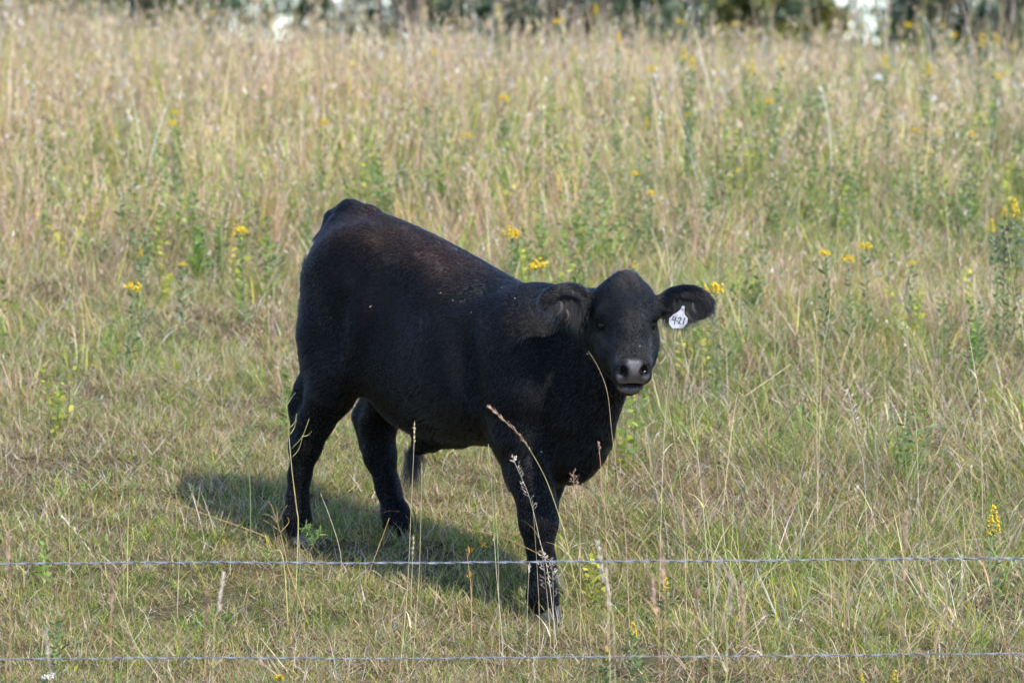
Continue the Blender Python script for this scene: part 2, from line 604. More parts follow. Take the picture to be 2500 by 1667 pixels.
def hide_material():
    m, N, L, B = new_mat('calf_hide')
    a = N.new('ShaderNodeAttribute'); a.attribute_name = 'bare'
    bl = N.new('ShaderNodeAttribute'); bl.attribute_name = 'bleach'
    tc = N.new('ShaderNodeTexCoord')
    no = N.new('ShaderNodeTexNoise'); no.inputs['Scale'].default_value = 90; no.inputs['Detail'].default_value = 4
    L.new(tc.outputs['Object'], no.inputs['Vector'])
    r1 = N.new('ShaderNodeMix'); r1.data_type = 'RGBA'
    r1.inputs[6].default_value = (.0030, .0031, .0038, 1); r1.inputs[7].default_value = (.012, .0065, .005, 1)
    L.new(bl.outputs['Fac'], r1.inputs[0])
    skin = N.new('ShaderNodeMix'); skin.data_type = 'RGBA'
    skin.inputs[6].default_value = (.060, .051, .052, 1); skin.inputs[7].default_value = (.155, .138, .140, 1)
    L.new(no.outputs['Fac'], skin.inputs[0])
    mx = N.new('ShaderNodeMix'); mx.data_type = 'RGBA'
    L.new(a.outputs['Fac'], mx.inputs[0]); L.new(r1.outputs[2], mx.inputs[6]); L.new(skin.outputs[2], mx.inputs[7])
    L.new(mx.outputs[2], B.inputs['Base Color'])
    ro = N.new('ShaderNodeMapRange'); ro.inputs[3].default_value = .62; ro.inputs[4].default_value = .30
    L.new(a.outputs['Fac'], ro.inputs[0]); L.new(ro.outputs[0], B.inputs['Roughness'])
    sp = N.new('ShaderNodeMapRange'); sp.inputs[3].default_value = .07; sp.inputs[4].default_value = .55
    L.new(a.outputs['Fac'], sp.inputs[0]); L.new(sp.outputs[0], B.inputs['Specular IOR Level'])
    vo = N.new('ShaderNodeTexVoronoi'); vo.inputs['Scale'].default_value = 260
    L.new(tc.outputs['Object'], vo.inputs['Vector'])
    bp = N.new('ShaderNodeBump'); bp.inputs['Strength'].default_value = .5; bp.inputs['Distance'].default_value = .002
    bs = N.new('ShaderNodeMath'); bs.operation = 'MULTIPLY'; L.new(vo.outputs['Distance'], bs.inputs[0]); L.new(a.outputs['Fac'], bs.inputs[1])
    hn = N.new('ShaderNodeTexNoise'); hn.inputs['Scale'].default_value = 160; hn.inputs['Detail'].default_value = 3
    L.new(tc.outputs['Object'], hn.inputs['Vector'])
    ad = N.new('ShaderNodeMath'); ad.operation = 'ADD'; L.new(bs.outputs[0], ad.inputs[0])
    hm = N.new('ShaderNodeMath'); hm.operation = 'MULTIPLY'; hm.inputs[1].default_value = .6; L.new(hn.outputs['Fac'], hm.inputs[0]); L.new(hm.outputs[0], ad.inputs[1])
    L.new(ad.outputs[0], bp.inputs['Height']); L.new(bp.outputs[0], B.inputs['Normal'])
    return m


M_hide = hide_material()
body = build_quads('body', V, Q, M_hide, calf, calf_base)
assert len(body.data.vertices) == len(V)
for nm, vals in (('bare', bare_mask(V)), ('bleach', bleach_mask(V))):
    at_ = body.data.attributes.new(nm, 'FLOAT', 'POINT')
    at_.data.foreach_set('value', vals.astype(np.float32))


def hair_material(name='calf_hair', light=False):
    m = bpy.data.materials.new(name); m.use_nodes = True
    N = m.node_tree.nodes; L = m.node_tree.links
    for n in list(N):
        N.remove(n)
    out = N.new('ShaderNodeOutputMaterial')
    B = N.new('ShaderNodeBsdfHairPrincipled')
    B.model = 'CHIANG'; B.parametrization = 'COLOR'
    B.inputs['Roughness'].default_value = .27; B.inputs['Radial Roughness'].default_value = .4
    B.inputs['IOR'].default_value = 1.41
    if light:
        B.inputs['Color'].default_value = (.42, .21, .10, 1)
    else:
        a = N.new('ShaderNodeAttribute'); a.attribute_name = 'bleach'
        mx = N.new('ShaderNodeMix'); mx.data_type = 'RGBA'
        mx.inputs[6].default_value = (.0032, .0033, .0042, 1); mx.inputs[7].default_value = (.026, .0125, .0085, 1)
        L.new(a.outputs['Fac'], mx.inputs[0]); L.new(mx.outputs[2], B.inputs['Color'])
    L.new(B.outputs[0], out.inputs[0])
    return m


M_hair = hair_material()
M_hair_light = hair_material('calf_hair_light', True)


def hair_object(name, pts, rad, mat, parent, origin, bleach=None):
    """pts (n, k, 3), rad (n, k)"""
    n, k, _ = pts.shape
    hc = bpy.data.hair_curves.new(name)
    hc.add_curves([k] * n)
    hc.attributes['position'].data.foreach_set('vector', (pts - origin).astype(np.float32).ravel())
    ra = hc.attributes.get('radius') or hc.attributes.new('radius', 'FLOAT', 'POINT')
    ra.data.foreach_set('value', rad.astype(np.float32).ravel())
    if bleach is not None:
        ba = hc.attributes.new('bleach', 'FLOAT', 'CURVE')
        ba.data.foreach_set('value', bleach.astype(np.float32))
    hc.materials.append(mat)
    o = link(bpy.data.objects.new(name, hc), parent)
    return o


def unit(a):
    return a / (np.linalg.norm(a, axis=-1, keepdims=True) + 1e-9)


def sample_surface(n, weight):
    p = weight / weight.sum()
    qi = rng.choice(len(Q), n, p=p)
    w = rng.random((n, 2))
    a, b2, c, d = [V[Q[qi, i]] for i in range(4)]
    P = (a * (1 - w[:, :1]) + b2 * w[:, :1]) * (1 - w[:, 1:]) + (d * (1 - w[:, :1]) + c * w[:, :1]) * w[:, 1:]
    na, nb, nc, nd = [VN[Q[qi, i]] for i in range(4)]
    Nn = unit(na + nb + nc + nd)
    return P, Nn


def vn3(P, s, seed):
    return vnoise(P[:, 0] + .7 * P[:, 2], P[:, 1] - .6 * P[:, 2], s, seed) - .5


def coat(n):
    QC = V[Q].mean(1)
    xh, nh, zh = head_coords(QC)
    onhead = (np.abs(xh) < .32) & (nh > -.26) & (nh < .32) & (np.abs(zh) < .17) & ((QC - p0) @ BF > 1.18)
    w = QA * np.where(onhead, 4.0, 1.0) * (1 - bare_mask(QC))
    # only what faces away from the ground counts for much
    P, Nn = sample_surface(n, w)
    x, nn, z = head_coords(P)
    R = P - p0
    f = R @ BF; l = R @ BL
    zt_ = np.interp(f, ff, z_top); zb_ = np.interp(f, ff, z_bot)
    head_w = smoothstep(1.20, 1.30, f) * (1 - smoothstep(.20, .26, -nn)) * (1 - smoothstep(.14, .18, np.abs(z)))
    leg_w = smoothstep(-.02, .12, zb_ - P[:, 2])
    flow = -BF * .85 - BU * .55 + 0.0 * P
    flow = flow * (1 - leg_w[:, None]) + (-BU) * leg_w[:, None]
    whorl = h(.012, .004, .075)
    face = P - whorl
    flow = flow * (1 - head_w[:, None]) + unit(face) * head_w[:, None]
    ear_r = np.clip((np.abs(x) - .10) / .04, 0, 1) * head_w * smoothstep(.25, .12, np.abs(nn + .06)) * 1.0
    ear_out = np.sign(x)[:, None] * HX - .35 * BU
    flow = flow * (1 - ear_r[:, None]) + ear_out * ear_r[:, None]
    poll0 = np.exp(-(((x - .008) / .055) ** 2 + ((nn + .135) / .060) ** 2)) * head_w
    # swirl
    jit = np.stack([vn3(P, 22, 1), vn3(P, 22, 2), vn3(P, 22, 3)], 1) * 1.05 + np.stack([vn3(P, 70, 4), vn3(P, 70, 5), vn3(P, 70, 6)], 1) * .5
    flow = unit(flow) + jit + rng.normal(0, .16, P.shape) + poll0[:, None] * np.stack([vn3(P, 45, 8), vn3(P, 45, 9), vn3(P, 45, 10)], 1) * 2.2
    t = unit(flow - (flow * Nn).sum(1, keepdims=True) * Nn)
    Lh = .013 + .004 * vn3(P, 9, 7)
    Lh = Lh + .010 * smoothstep(.25, .0, P[:, 2] - zb_) * (1 - leg_w)            # longer under the belly
    Lh = np.where(leg_w > .5, .006, Lh)
    Lh = Lh * (1 - head_w) + .0065 * head_w
    poll = np.exp(-(((x - .008) / .055) ** 2 + ((nn + .135) / .055) ** 2)) * smoothstep(-.03, .02, z) * head_w
    Lh = Lh + .020 * poll
    Lh = Lh + ear_r * .014
    tail_w = smoothstep(-.085, -.115, f) * (1 - leg_w)
    Lh = Lh + .016 * tail_w
    ridge = smoothstep(.03, .0, np.abs(l)) * smoothstep(.03, .0, zt_ - P[:, 2]) * (1 - head_w)
    Lh = Lh + .006 * ridge
    Lh = Lh * (.6 + .8 * rng.random(len(P)))
    lift = .13 + .10 * rng.random(len(P)) + .30 * poll
    k = 4
    pts = np.zeros((len(P), k, 3))
    pts[:, 0] = P - Nn * .002
    for i, s_ in enumerate((.35, .7, 1.0), 1):
        pts[:, i] = P + t * (Lh * s_ * (0.9 + .1 * s_))[:, None] + Nn * (Lh * lift * (s_ * 1.4 - .55 * s_ * s_))[:, None] \
            - BU * (Lh * .12 * s_ * s_)[:, None]
    rad = np.array((.00062, .00058, .00042, .00010))[None, :] * (.8 + .5 * rng.random(len(P)))[:, None]
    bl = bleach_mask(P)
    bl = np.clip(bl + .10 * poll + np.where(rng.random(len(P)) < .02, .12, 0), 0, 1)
    return pts, rad, bl


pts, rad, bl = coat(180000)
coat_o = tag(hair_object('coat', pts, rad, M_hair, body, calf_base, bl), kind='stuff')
del pts, rad, bl


def tuft(n, root_fn, tip_fn, length, spread, r=.0006, k=6, droop=.3):
    """loose long hairs: root_fn(i)->point, tip_fn(i)->direction"""
    out = np.zeros((n, k, 3))
    for i in range(n):
        a = root_fn(); dv = unit(tip_fn() + rng.normal(0, spread, 3))
        Ln = length * (.5 + .7 * rng.random())
        side = rng.normal(0, .12, 3)
        for j in range(k):
            s_ = j / (k - 1)
            out[i, j] = a + dv * Ln * s_ + side * Ln * s_ * s_ - BU * droop * Ln * s_ * s_
    rad = np.linspace(r, r * .25, k)[None, :].repeat(n, 0)
    return out, rad


# hair in and below the ears
T = []
for (cu, cv, cd, su, sv, dirv, ln, n) in (
        (1668, 752, -.71, 34, 22, (-.15, -.35, -1.0), .048, 900), (1705, 740, -.71, 20, 20, (.7, -.3, -.6), .034, 520),
        (1640, 768, -.70, 18, 9, (-.3, -.3, -1), .030, 320),
        (1378, 742, -.705, 34, 14, (-.35, -.35, -.8), .046, 420), (1410, 765, -.705, 16, 16, (-.25, -.3, -1), .040, 260),
        (1345, 722, -.70, 14, 14, (-.9, -.2, -.35), .034, 420)):
    pt, rd = tuft(n, lambda: at(cu + rng.normal(0, su * .6), cv + rng.normal(0, sv * .6), cd), lambda: np.array(dirv), ln, .22, .00055)
    T.append((pt, rd))
# poll
pt, rd = tuft(500, lambda: h(.010 + rng.normal(0, .030), -.150 + rng.normal(0, .030), .045 + rng.normal(0, .012)),
              lambda: unit(HZ * .5 - HN * .6 + HX * rng.normal(0, .6)), .020, .30, .0006, 6, .6)
T.append((pt, rd))
# tuft at the sheath, tail hair
pt, rd = tuft(420, lambda: b(.335, 0, 1100) + rng.normal(0, .014, 3), lambda: np.array((-.12, 0, -1.0)), .105, .16, .0007)
T.append((pt, rd))
pt, rd = tuft(900, lambda: b(-.15 - .015 * rng.random(), -.05, rng.uniform(620, 930)) + rng.normal(0, .008, 3), lambda: np.array((-.12, .1, -1.0)), .075, .12, .0007)
T.append((pt, rd))
tag(hair_object('long_hair', np.concatenate([a for a, _ in T]), np.concatenate([r for _, r in T]), M_hair, body, calf_base,
                np.full(sum(len(a) for a, _ in T), .02)), kind='stuff')
# the few ginger locks that hang from the ears
T = []
for (u0, v0, d0, u1, v1, n) in ((1371, 738, -.735, 1357, 772, 10), (1384, 757, -.735, 1379, 788, 8), (1691, 742, -.735, 1701, 768, 5), (1678, 762, -.735, 1692, 782, 5)):
    a = at(u0, v0, d0); c = at(u1, v1, d0 - .01)
    pt = np.zeros((n, 6, 3))
    for i in range(n):
        o_ = rng.normal(0, .0034, 3)
        for j in range(6):
            s_ = j / 5
            pt[i, j] = a + (c - a) * s_ * (.85 + .2 * rng.random()) + o_ * (1 - .3 * s_) + np.array((.010, 0, .0)) * math.sin(math.pi * s_) * (1 if u0 < 1500 else -.4)
    T.append(pt)
T = np.concatenate(T)
tag(hair_object('ginger_lock', T, np.linspace(.00045, .0001, 6)[None, :].repeat(len(T), 0), M_hair_light, body, calf_base),
    'ginger hairs hanging inside the ears', kind='stuff')

# ---- eyes
m_eye, N_, L_, B_ = new_mat('calf_eye')
B_.inputs['Base Color'].default_value = (.004, .003, .0025, 1); B_.inputs['Roughness'].default_value = .05
B_.inputs['Specular IOR Level'].default_value = .3


def ball(name, c, r, mat, parent, origin, squash=(1, 1, 1)):
    bm = bmesh.new()
    bmesh.ops.create_uvsphere(bm, u_segments=20, v_segments=14, radius=r)
    for v in bm.verts:
        v.co = Vector((v.co.x * squash[0], v.co.y * squash[1], v.co.z * squash[2])) + Vector(c - origin)
    me = bpy.data.meshes.new(name); bm.to_mesh(me); bm.free()
    me.polygons.foreach_set('use_smooth', [True] * len(me.polygons))
    me.materials.append(mat)
    return link(bpy.data.objects.new(name, me), parent)


for sx in (-1, 1):
    ball('eye', h(.0845 * sx, .008, .002), .0172, m_eye, calf, calf_base)

# ---- hooves: two claws each
m_hoof, N_, L_, B_ = new_mat('calf_hoof')
tc = N_.new('ShaderNodeTexCoord'); no = N_.new('ShaderNodeTexNoise'); no.inputs['Scale'].default_value = 60
no.inputs['Detail'].default_value = 5
rmp = N_.new('ShaderNodeValToRGB')
rmp.color_ramp.elements[0].color = (.020, .019, .019, 1); rmp.color_ramp.elements[1].color = (.085, .080, .078, 1)
L_.new(tc.outputs['Object'], no.inputs['Vector']); L_.new(no.outputs['Fac'], rmp.inputs[0]); L_.new(rmp.outputs[0], B_.inputs['Base Color'])
B_.inputs['Roughness'].default_value = .38
bp = N_.new('ShaderNodeBump'); bp.inputs['Strength'].default_value = .35; bp.inputs['Distance'].default_value = .003
L_.new(no.outputs['Fac'], bp.inputs['Height']); L_.new(bp.outputs[0], B_.inputs['Normal'])


def hoof(p_top, p_bot, fwd, k=1.0):
    """two claws below the pastern, toes along fwd"""
    vs, fs = [], []
    fwd = unit(np.array(fwd, float)); side = np.cross(BU, fwd)
    Hh = p_top[2] - p_bot[2]
    for sgn in (-1, 1):
        rings = 7; seg = 16
        base = len(vs)
        for r in range(rings):
            t = r / (rings - 1)                      # 0 sole, 1 crown
            lenf = .056 * (1 - .30 * t); lenb = .036 * (1 - .15 * t); wd = .0235 * (1 - .12 * t)
            lean = -.030 * t
            for q in range(seg):
                a = 2 * math.pi * q / seg
                cx, cy = math.cos(a), math.sin(a)
                px = (lenf * max(cx, 0) ** .85 if cx > 0 else lenb * cx) + lean + .010
                # the inner wall is flat, toes turn in a little
                py = cy * wd * (0.55 if cy * sgn < 0 else 1.0) * (1 - .25 * max(cx, 0)) + sgn * (.0185) - sgn * .010 * max(px, 0) / .06
                p = p_bot + fwd * px * k + side * py * k + BU * (Hh * t)
                vs.append(p - calf_base)
        for r in range(rings - 1):
            for q in range(seg):
                a = base + r * seg + q; b_ = base + r * seg + (q + 1) % seg
                fs.append((a, b_, b_ + seg, a + seg))
        fs.append(tuple(base + q for q in reversed(range(seg))))
        fs.append(tuple(base + (rings - 1) * seg + q for q in range(seg)))
    return mesh_obj('hoof', vs, fs, m_hoof, calf)


for (f_, l_, v0, v1, k) in ((-.070, -.17, 1290, 1332, 1.0), (.128, .15, 1286, 1332, 1.0), (1.148, -.13, 1478, 1524, 1.0), (.895, .12, 1395, 1446, .95)):
    pt_ = b(f_, l_, v0); pb_ = b(f_ + .004, l_, v1)
    hoof(pt_, pb_, BF if f_ < 1.1 else (.45, -.9, 0), k)
    print('HOOF', f_, 'bottom', pb_, 'ground', float(ground_z(pb_[0], pb_[1])))

# ---- chaff caught in the coat
m_chaff, N_, L_, B_ = new_mat('chaff')
B_.inputs['Base Color'].default_value = (.75, .72, .66, 1); B_.inputs['Roughness'].default_value = .8
vs, fs = [], []
dep = bpy.context.evaluated_depsgraph_get
for (u, v, ln) in ((905, 747, 9), (1078, 717, 6), (1107, 736, 6), (1178, 718, 6), (1226, 707, 5), (1255, 732, 6), (1152, 765, 5), (1560, 847, 6), (1572, 904, 9),
                   (1323, 1103, 8), (1357, 744, 4), (1401, 711, 4), (1437, 862, 12)):
    ray = unit(at(u, v, 0.0) - CAM_P)
    # nearest body point along the ray
    R = V - CAM_P
    tt = R @ ray
    off = np.linalg.norm(R - tt[:, None] * ray, axis=1)
    c_ = np.where(off < .006)[0]
    if len(c_) == 0:
        continue
    i = c_[np.argmin(tt[c_])]
    c = V[i] + VN[i] * .010
    a = unit(np.cross(VN[i], rng.normal(0, 1, 3))); e = np.cross(VN[i], a)
    q = ln / 683 * .36; base = len(vs)
    for (x_, y_, z_) in ((-q, 0, 0), (0, q * .3, .002), (q, 0, .001), (0, -q * .3, .002), (0, 0, .004)):
        vs.append(c + a * x_ + e * y_ + VN[i] * z_ - calf_base)
    fs += [(base, base + 3, base + 4), (base + 3, base + 2, base + 4), (base + 2, base + 1, base + 4), (base + 1, base, base + 4)]
tag(mesh_obj('chaff', vs, fs, m_chaff, calf), 'white specks of chaff caught in the coat', kind='stuff')

# ---- ear tag
m_tag, N_, L_, B_ = new_mat('tag_plastic')
B_.inputs['Base Color'].default_value = (.80, .80, .82, 1); B_.inputs['Roughness'].default_value = .4
tc = N_.new('ShaderNodeTexCoord'); no = N_.new('ShaderNodeTexNoise'); no.inputs['Scale'].default_value = 45; no.inputs['Detail'].default_value = 5
rmp = N_.new('ShaderNodeValToRGB'); rmp.color_ramp.elements[0].color = (.22, .21, .205, 1); rmp.color_ramp.elements[1].color = (.37, .37, .39, 1)
rmp.color_ramp.elements[0].position = .3; rmp.color_ramp.elements[1].position = .55
L_.new(tc.outputs['Object'], no.inputs['Vector']); L_.new(no.outputs['Fac'], rmp.inputs[0]); L_.new(rmp.outputs[0], B_.inputs['Base Color'])
m_ink, N_, L_, B_ = new_mat('tag_ink')
B_.inputs['Base Color'].default_value = (.012, .014, .035, 1); B_.inputs['Roughness'].default_value = .5
tag_d = -.775
tag_o = at(1668, 740, tag_d)
tg = empty('ear_tag', tuple(tag_o), 'white octagonal plastic ear tag marked 4-21 hanging from the calf\'s ear', 'ear tag')


def prism(name, outline, thick, mat, parent, d, origin, tilt=0.0):
    """outline in photo pixels; real thickness, towards the back"""
    vs = [at(u, v, d + tilt * (v - 740) / 683) - origin for u, v in outline]
    n = len(vs)
    bk = [p + np.array((0, thick, 0)) for p in vs]
    fs = [tuple(range(n))[::-1], tuple(range(n, 2 * n))] + [(i, (i + 1) % n, n + (i + 1) % n, n + i) for i in range(n)]
    return mesh_obj(name, vs + bk, fs, mat, parent, smooth=False)


TT = -.18
plate = [(1634, 777), (1644, 768), (1655, 761), (1660, 757), (1664, 751), (1671, 751), (1671, 757), (1671, 763), (1673, 770), (1679.5, 777), (1677.5, 789), (1667, 801), (1641, 801), (1633, 789)]
prism('plate', plate, .0022, m_tag, tg, tag_d, tag_o, TT)
prism('stud', [(1668 + 4.2 * math.cos(t * math.pi / 5), 751 + 4.2 * math.sin(t * math.pi / 5)) for t in range(10)], .02, m_tag, tg, tag_d - .004, tag_o, TT)


def stroke(pl, w):
    """flat polyline -> list of quads in pixel space"""
    quads = []
    for (a, c) in zip(pl[:-1], pl[1:]):
        a = np.array(a, float); c = np.array(c, float)
        t = (c - a) / (np.linalg.norm(c - a) + 1e-6); nrm = np.array((-t[1], t[0])) * w / 2
        a2 = a - t * w * .4; c2 = c + t * w * .4
        quads.append([a2 + nrm, c2 + nrm, c2 - nrm, a2 - nrm])
    return quads


def zt_px(pl):                      # zoomed tag coordinates -> photo pixels
    return [(1580 + x / 9.8, 660 + y / 9.8) for x, y in pl]


vs, fs = [], []
for gi, pl in enumerate(([(632, 1100), (606, 1175), (612, 1190), (690, 1182)], [(685, 1120), (668, 1200), (650, 1290)], [(705, 1218), (740, 1212)],
           [(745, 1160), (765, 1135), (792, 1128), (808, 1150), (800, 1180), (770, 1230), (742, 1268), (775, 1262), (800, 1285)],
           [(898, 1135), (880, 1205), (858, 1285)])):
    for qi, qd in enumerate(stroke(zt_px(pl), 2.5)):
        base = len(vs)
        for (u, v) in qd:
            vs.append(at(u, v, tag_d + TT * (v - 740) / 683 - .0006 - .00012 * (gi + qi % 2)) - tag_o)
        fs.append((base, base + 1, base + 2, base + 3))
mesh_obj('lettering', vs, fs, m_ink, tg, smooth=False)
# ================================================================== grass
C_STRAW = [(.66, .54, .33), (.58, .46, .27), (.52, .40, .23), (.60, .48, .33), (.72, .61, .43), (.46, .34, .20)]
C_BROWN = [(.30, .19, .11), (.37, .25, .15), (.24, .15, .09), (.42, .29, .20)]
C_PINK = [(.58, .43, .33), (.52, .36, .27), (.63, .50, .40), (.46, .29, .20)]
C_GREY = [(.54, .49, .41), (.64, .59, .52), (.44, .39, .32)]
C_PALE = [(.76, .72, .65), (.80, .75, .67), (.68, .62, .55)]
C_GREEN = [(.19, .29, .06), (.25, .36, .085), (.145, .23, .055), (.31, .40, .10), (.20, .30, .11)]
C_YELL = [(.47, .46, .10), (.39, .40, .10), (.54, .50, .13)]
C_BLUE = [(.19, .26, .11), (.23, .30, .13), (.16, .22, .10)]
PAL = np.zeros((8, 6, 3))
for i, c in enumerate((C_STRAW, C_BROWN, C_PINK, C_GREY, C_PALE, C_GREEN, C_YELL, C_BLUE)):
    PAL[i] = [c[k % len(c)] for k in range(6)]
_g = PAL.mean(-1, keepdims=True)
PAL = np.clip(_g + (PAL - _g) * 1.12, .01, .9)
STRAW, BROWN, PINK, GREY, PALE, GREEN, YELL, BLUE = range(8)


def blade_material(name, trans=.45, rough=.6, spec=.25):
    m = bpy.data.materials.new(name); m.use_nodes = True
    N = m.node_tree.nodes; L = m.node_tree.links
    B = N['Principled BSDF']; out = N['Material Output']
    a = N.new('ShaderNodeAttribute'); a.attribute_name = 'col'
    L.new(a.outputs['Color'], B.inputs['Base Color'])
    B.inputs['Roughness'].default_value = rough
    B.inputs['Specular IOR Level'].default_value = spec
    tr = N.new('ShaderNodeBsdfTranslucent')
    L.new(a.outputs['Color'], tr.inputs['Color'])
    ms = N.new('ShaderNodeMixShader'); ms.inputs[0].default_value = trans
    L.new(B.outputs[0], ms.inputs[1]); L.new(tr.outputs[0], ms.inputs[2]); L.new(ms.outputs[0], out.inputs['Surface'])
    return m


M_blade = blade_material('grass_blade')


class Blades:
    """ribbons and small leaves of one kind of growth, gathered in numpy and joined into one mesh"""

    def __init__(self):
        self.v, self.f3, self.f4, self.c, self.n = [], [], [], [], 0

    def blades(self, base, az, h, lean, curl, w, c0, c1, seg=3, twist=None, floor=None):
        n = len(base)
        if n == 0:
            return np.zeros((0, 3))
        tw = rng.uniform(0, math.pi, n) if twist is None else twist
        wv = np.stack([np.cos(tw), np.sin(tw), np.zeros(n)], 1)
        out = np.stack([np.cos(az), np.sin(az), np.zeros(n)], 1)
        up = np.array((0, 0, 1.0))
        p = base.copy(); ang = lean.copy()
        V_ = np.zeros((n, 2 * seg + 1, 3)); C_ = np.zeros((n, 2 * seg + 1, 3))
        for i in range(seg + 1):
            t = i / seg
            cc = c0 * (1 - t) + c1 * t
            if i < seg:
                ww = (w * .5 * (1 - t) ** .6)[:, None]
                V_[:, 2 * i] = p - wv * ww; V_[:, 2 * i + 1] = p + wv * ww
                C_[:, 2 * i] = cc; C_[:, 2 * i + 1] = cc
                ang = ang + curl / seg
                p = p + (h / seg)[:, None] * (out * np.sin(ang)[:, None] + up * np.cos(ang)[:, None])
                if floor is not None:
                    p[:, 2] = np.maximum(p[:, 2], floor)
            else:
                V_[:, 2 * i] = p; C_[:, 2 * i] = cc
        k = 2 * seg + 1
        off = self.n + k * np.arange(n)[:, None]
        for i in range(seg - 1):
            self.f4.append(off + np.array((2 * i, 2 * i + 1, 2 * i + 3, 2 * i + 2))[None])
        self.f3.append(off + np.array((2 * seg - 2, 2 * seg - 1, 2 * seg))[None])
        self.v.append(V_.reshape(-1, 3)); self.c.append(C_.reshape(-1, 3)); self.n += n * k
        return p

    def bits(self, p, d, l, w, col):
        n = len(p)
        if n == 0:
            return
        d = unit(d)
        s = unit(np.cross(d, rng.normal(0, 1, (n, 3)))); nn = np.cross(s, d)
        l = l[:, None]; w = w[:, None]
        V_ = np.stack([p, p + d * l * .5 + s * w * .5 + nn * l * .06, p + d * l, p + d * l * .5 - s * w * .5 + nn * l * .06], 1)
        self.f4.append(self.n + 4 * np.arange(n)[:, None] + np.arange(4)[None])
        self.v.append(V_.reshape(-1, 3)); self.c.append(np.repeat(col, 4, 0)); self.n += 4 * n

    def obj(self, name, mat, parent=None, origin=(0, 0, 0)):
        V_ = np.concatenate(self.v) - np.array(origin); C_ = np.concatenate(self.c)
        f4 = np.concatenate(self.f4) if self.f4 else np.zeros((0, 4), int)
        f3 = np.concatenate(self.f3) if self.f3 else np.zeros((0, 3), int)
        me = bpy.data.meshes.new(name)
        me.vertices.add(len(V_)); me.vertices.foreach_set('co', V_.astype(np.float32).ravel())
        loops = np.concatenate([f4.ravel(), f3.ravel()])
        me.loops.add(len(loops)); me.loops.foreach_set('vertex_index', loops.astype(np.int32))
        me.polygons.add(len(f4) + len(f3))
        st = np.concatenate([4 * np.arange(len(f4)), 4 * len(f4) + 3 * np.arange(len(f3))])
        me.polygons.foreach_set('loop_start', st.astype(np.int32))
        me.update(calc_edges=True)
        a = me.color_attributes.new('col', 'FLOAT_COLOR', 'POINT')
        a.data.foreach_set('color', np.concatenate([np.clip(C_, .005, .9), np.ones((len(C_), 1))], 1).astype(np.float32).ravel())
        me.materials.append(mat)
        self.tris = 2 * len(f4) + len(f3)
        return link(bpy.data.objects.new(name, me), parent)


Y0, Y1 = -2.9, 22.0


def field_points(density, dmax, y0=Y0, y1=Y1, margin=.7):
    """density(x, y) per square metre, dmax its ceiling; thinner just outside the picture"""
    W = .0915 * (20 + y1) + margin
    n = int((y1 - y0) * 2 * W * dmax)
    x = rng.uniform(-W, W, n); y = rng.uniform(y0, y1, n)
    half = .0915 * (20 + y) + .1
    ok = (np.abs(x) < half + margin) & (rng.random(n) < np.clip(density(x, y) / dmax, 0, 1))
    ok &= (np.abs(x) < half) | (rng.random(n) < .4)
    x, y = x[ok], y[ok]
    return np.stack([x, y, ground_z(x, y)], 1)


# how tall the meadow stands at (x, y): grazed in front, uncut higher up, longer on the right
def tallness(x, y):
    edge = 2.0 - .9 * smoothstep(.2, 2.0, x) + 1.4 * (vnoise(x, y, .7, 11) - .5)
    return smoothstep(edge - 1.0, edge + 5.0, y)


def right_mid(x, y):
    return smoothstep(.25, .9, x + .5 * (vnoise(x, y, 1.6, 12) - .5)) * smoothstep(-1.5, -.6, y + .5 * (vnoise(x, y, 1.1, 17) - .5)) * (1 - .6 * smoothstep(3, 6, y))


def greenness(x, y):
    return np.clip(.42 + 1.3 * (vnoise(x, y, .9, 13) - .5) + 1.0 * (vnoise(x, y, 3.1, 14) - .5) + .06 * smoothstep(-1, 3, x), 0.04, 1)


def trodden(x, y):
    """bare, worn patches in the grazed part"""
    return smoothstep(.58, .78, vnoise(x, y, 1.7, 21) * .7 + vnoise(x, y, 5, 22) * .3)


def tuft_blades(P, per, R, mix_fn, var=.16):
    """blade roots round tuft centres; returns roots, azimuth outwards, colours, tuft index"""
    n = len(P)
    cnt = rng.poisson(per, n)
    ti = np.repeat(np.arange(n), cnt)
    m = len(ti)
    a = rng.uniform(0, 2 * math.pi, m); q = R * np.sqrt(rng.random(m))
    xy = P[ti, :2] + np.stack([q * np.cos(a), q * np.sin(a)], 1)
    base = np.concatenate([xy, (ground_z(xy[:, 0], xy[:, 1]) - .004)[:, None]], 1)
    pal = mix_fn(ti, m)
    tone = (np.clip(rng.normal(1, var * .8, n), .55, 1.5) * (.82 + .36 * vnoise(P[:, 0], P[:, 1], 1.3, 41)))[ti] * np.clip(rng.normal(1, var, m), .55, 1.5)
    col = PAL[pal, rng.integers(0, 6, m)] * tone[:, None]
    return base, a, col, ti


def choose(p, m):
    """rows of palette indices drawn with weights p (dict)"""
    ks = list(p); w = np.array([p[k] for k in ks], float); w /= w.sum()
    return np.array(ks)[rng.choice(len(ks), m, p=w)]


TRI = 0
U = rng.uniform
# ---- green turf
B1 = Blades()
P = field_points(lambda x, y: 150 * greenness(x, y) * (1 - .85 * tallness(x, y)) * (1 - .6 * trodden(x, y)), 175)
base, a, col, ti = tuft_blades(P, 20, .055, lambda ti, m: choose({GREEN: .70, YELL: .18, BLUE: .05, STRAW: .07}, m))
grow = 1 + .9 * right_mid(base[:, 0], base[:, 1]) + 1.2 * tallness(base[:, 0], base[:, 1])
m = len(base)
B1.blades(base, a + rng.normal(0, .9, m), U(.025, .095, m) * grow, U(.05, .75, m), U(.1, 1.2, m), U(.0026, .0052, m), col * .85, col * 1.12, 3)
o = tag(B1.obj('green_turf', M_blade), 'short green grass growing through the dry turf', 'grass', kind='stuff'); TRI += B1.tris; print('T', o.name, B1.tris)
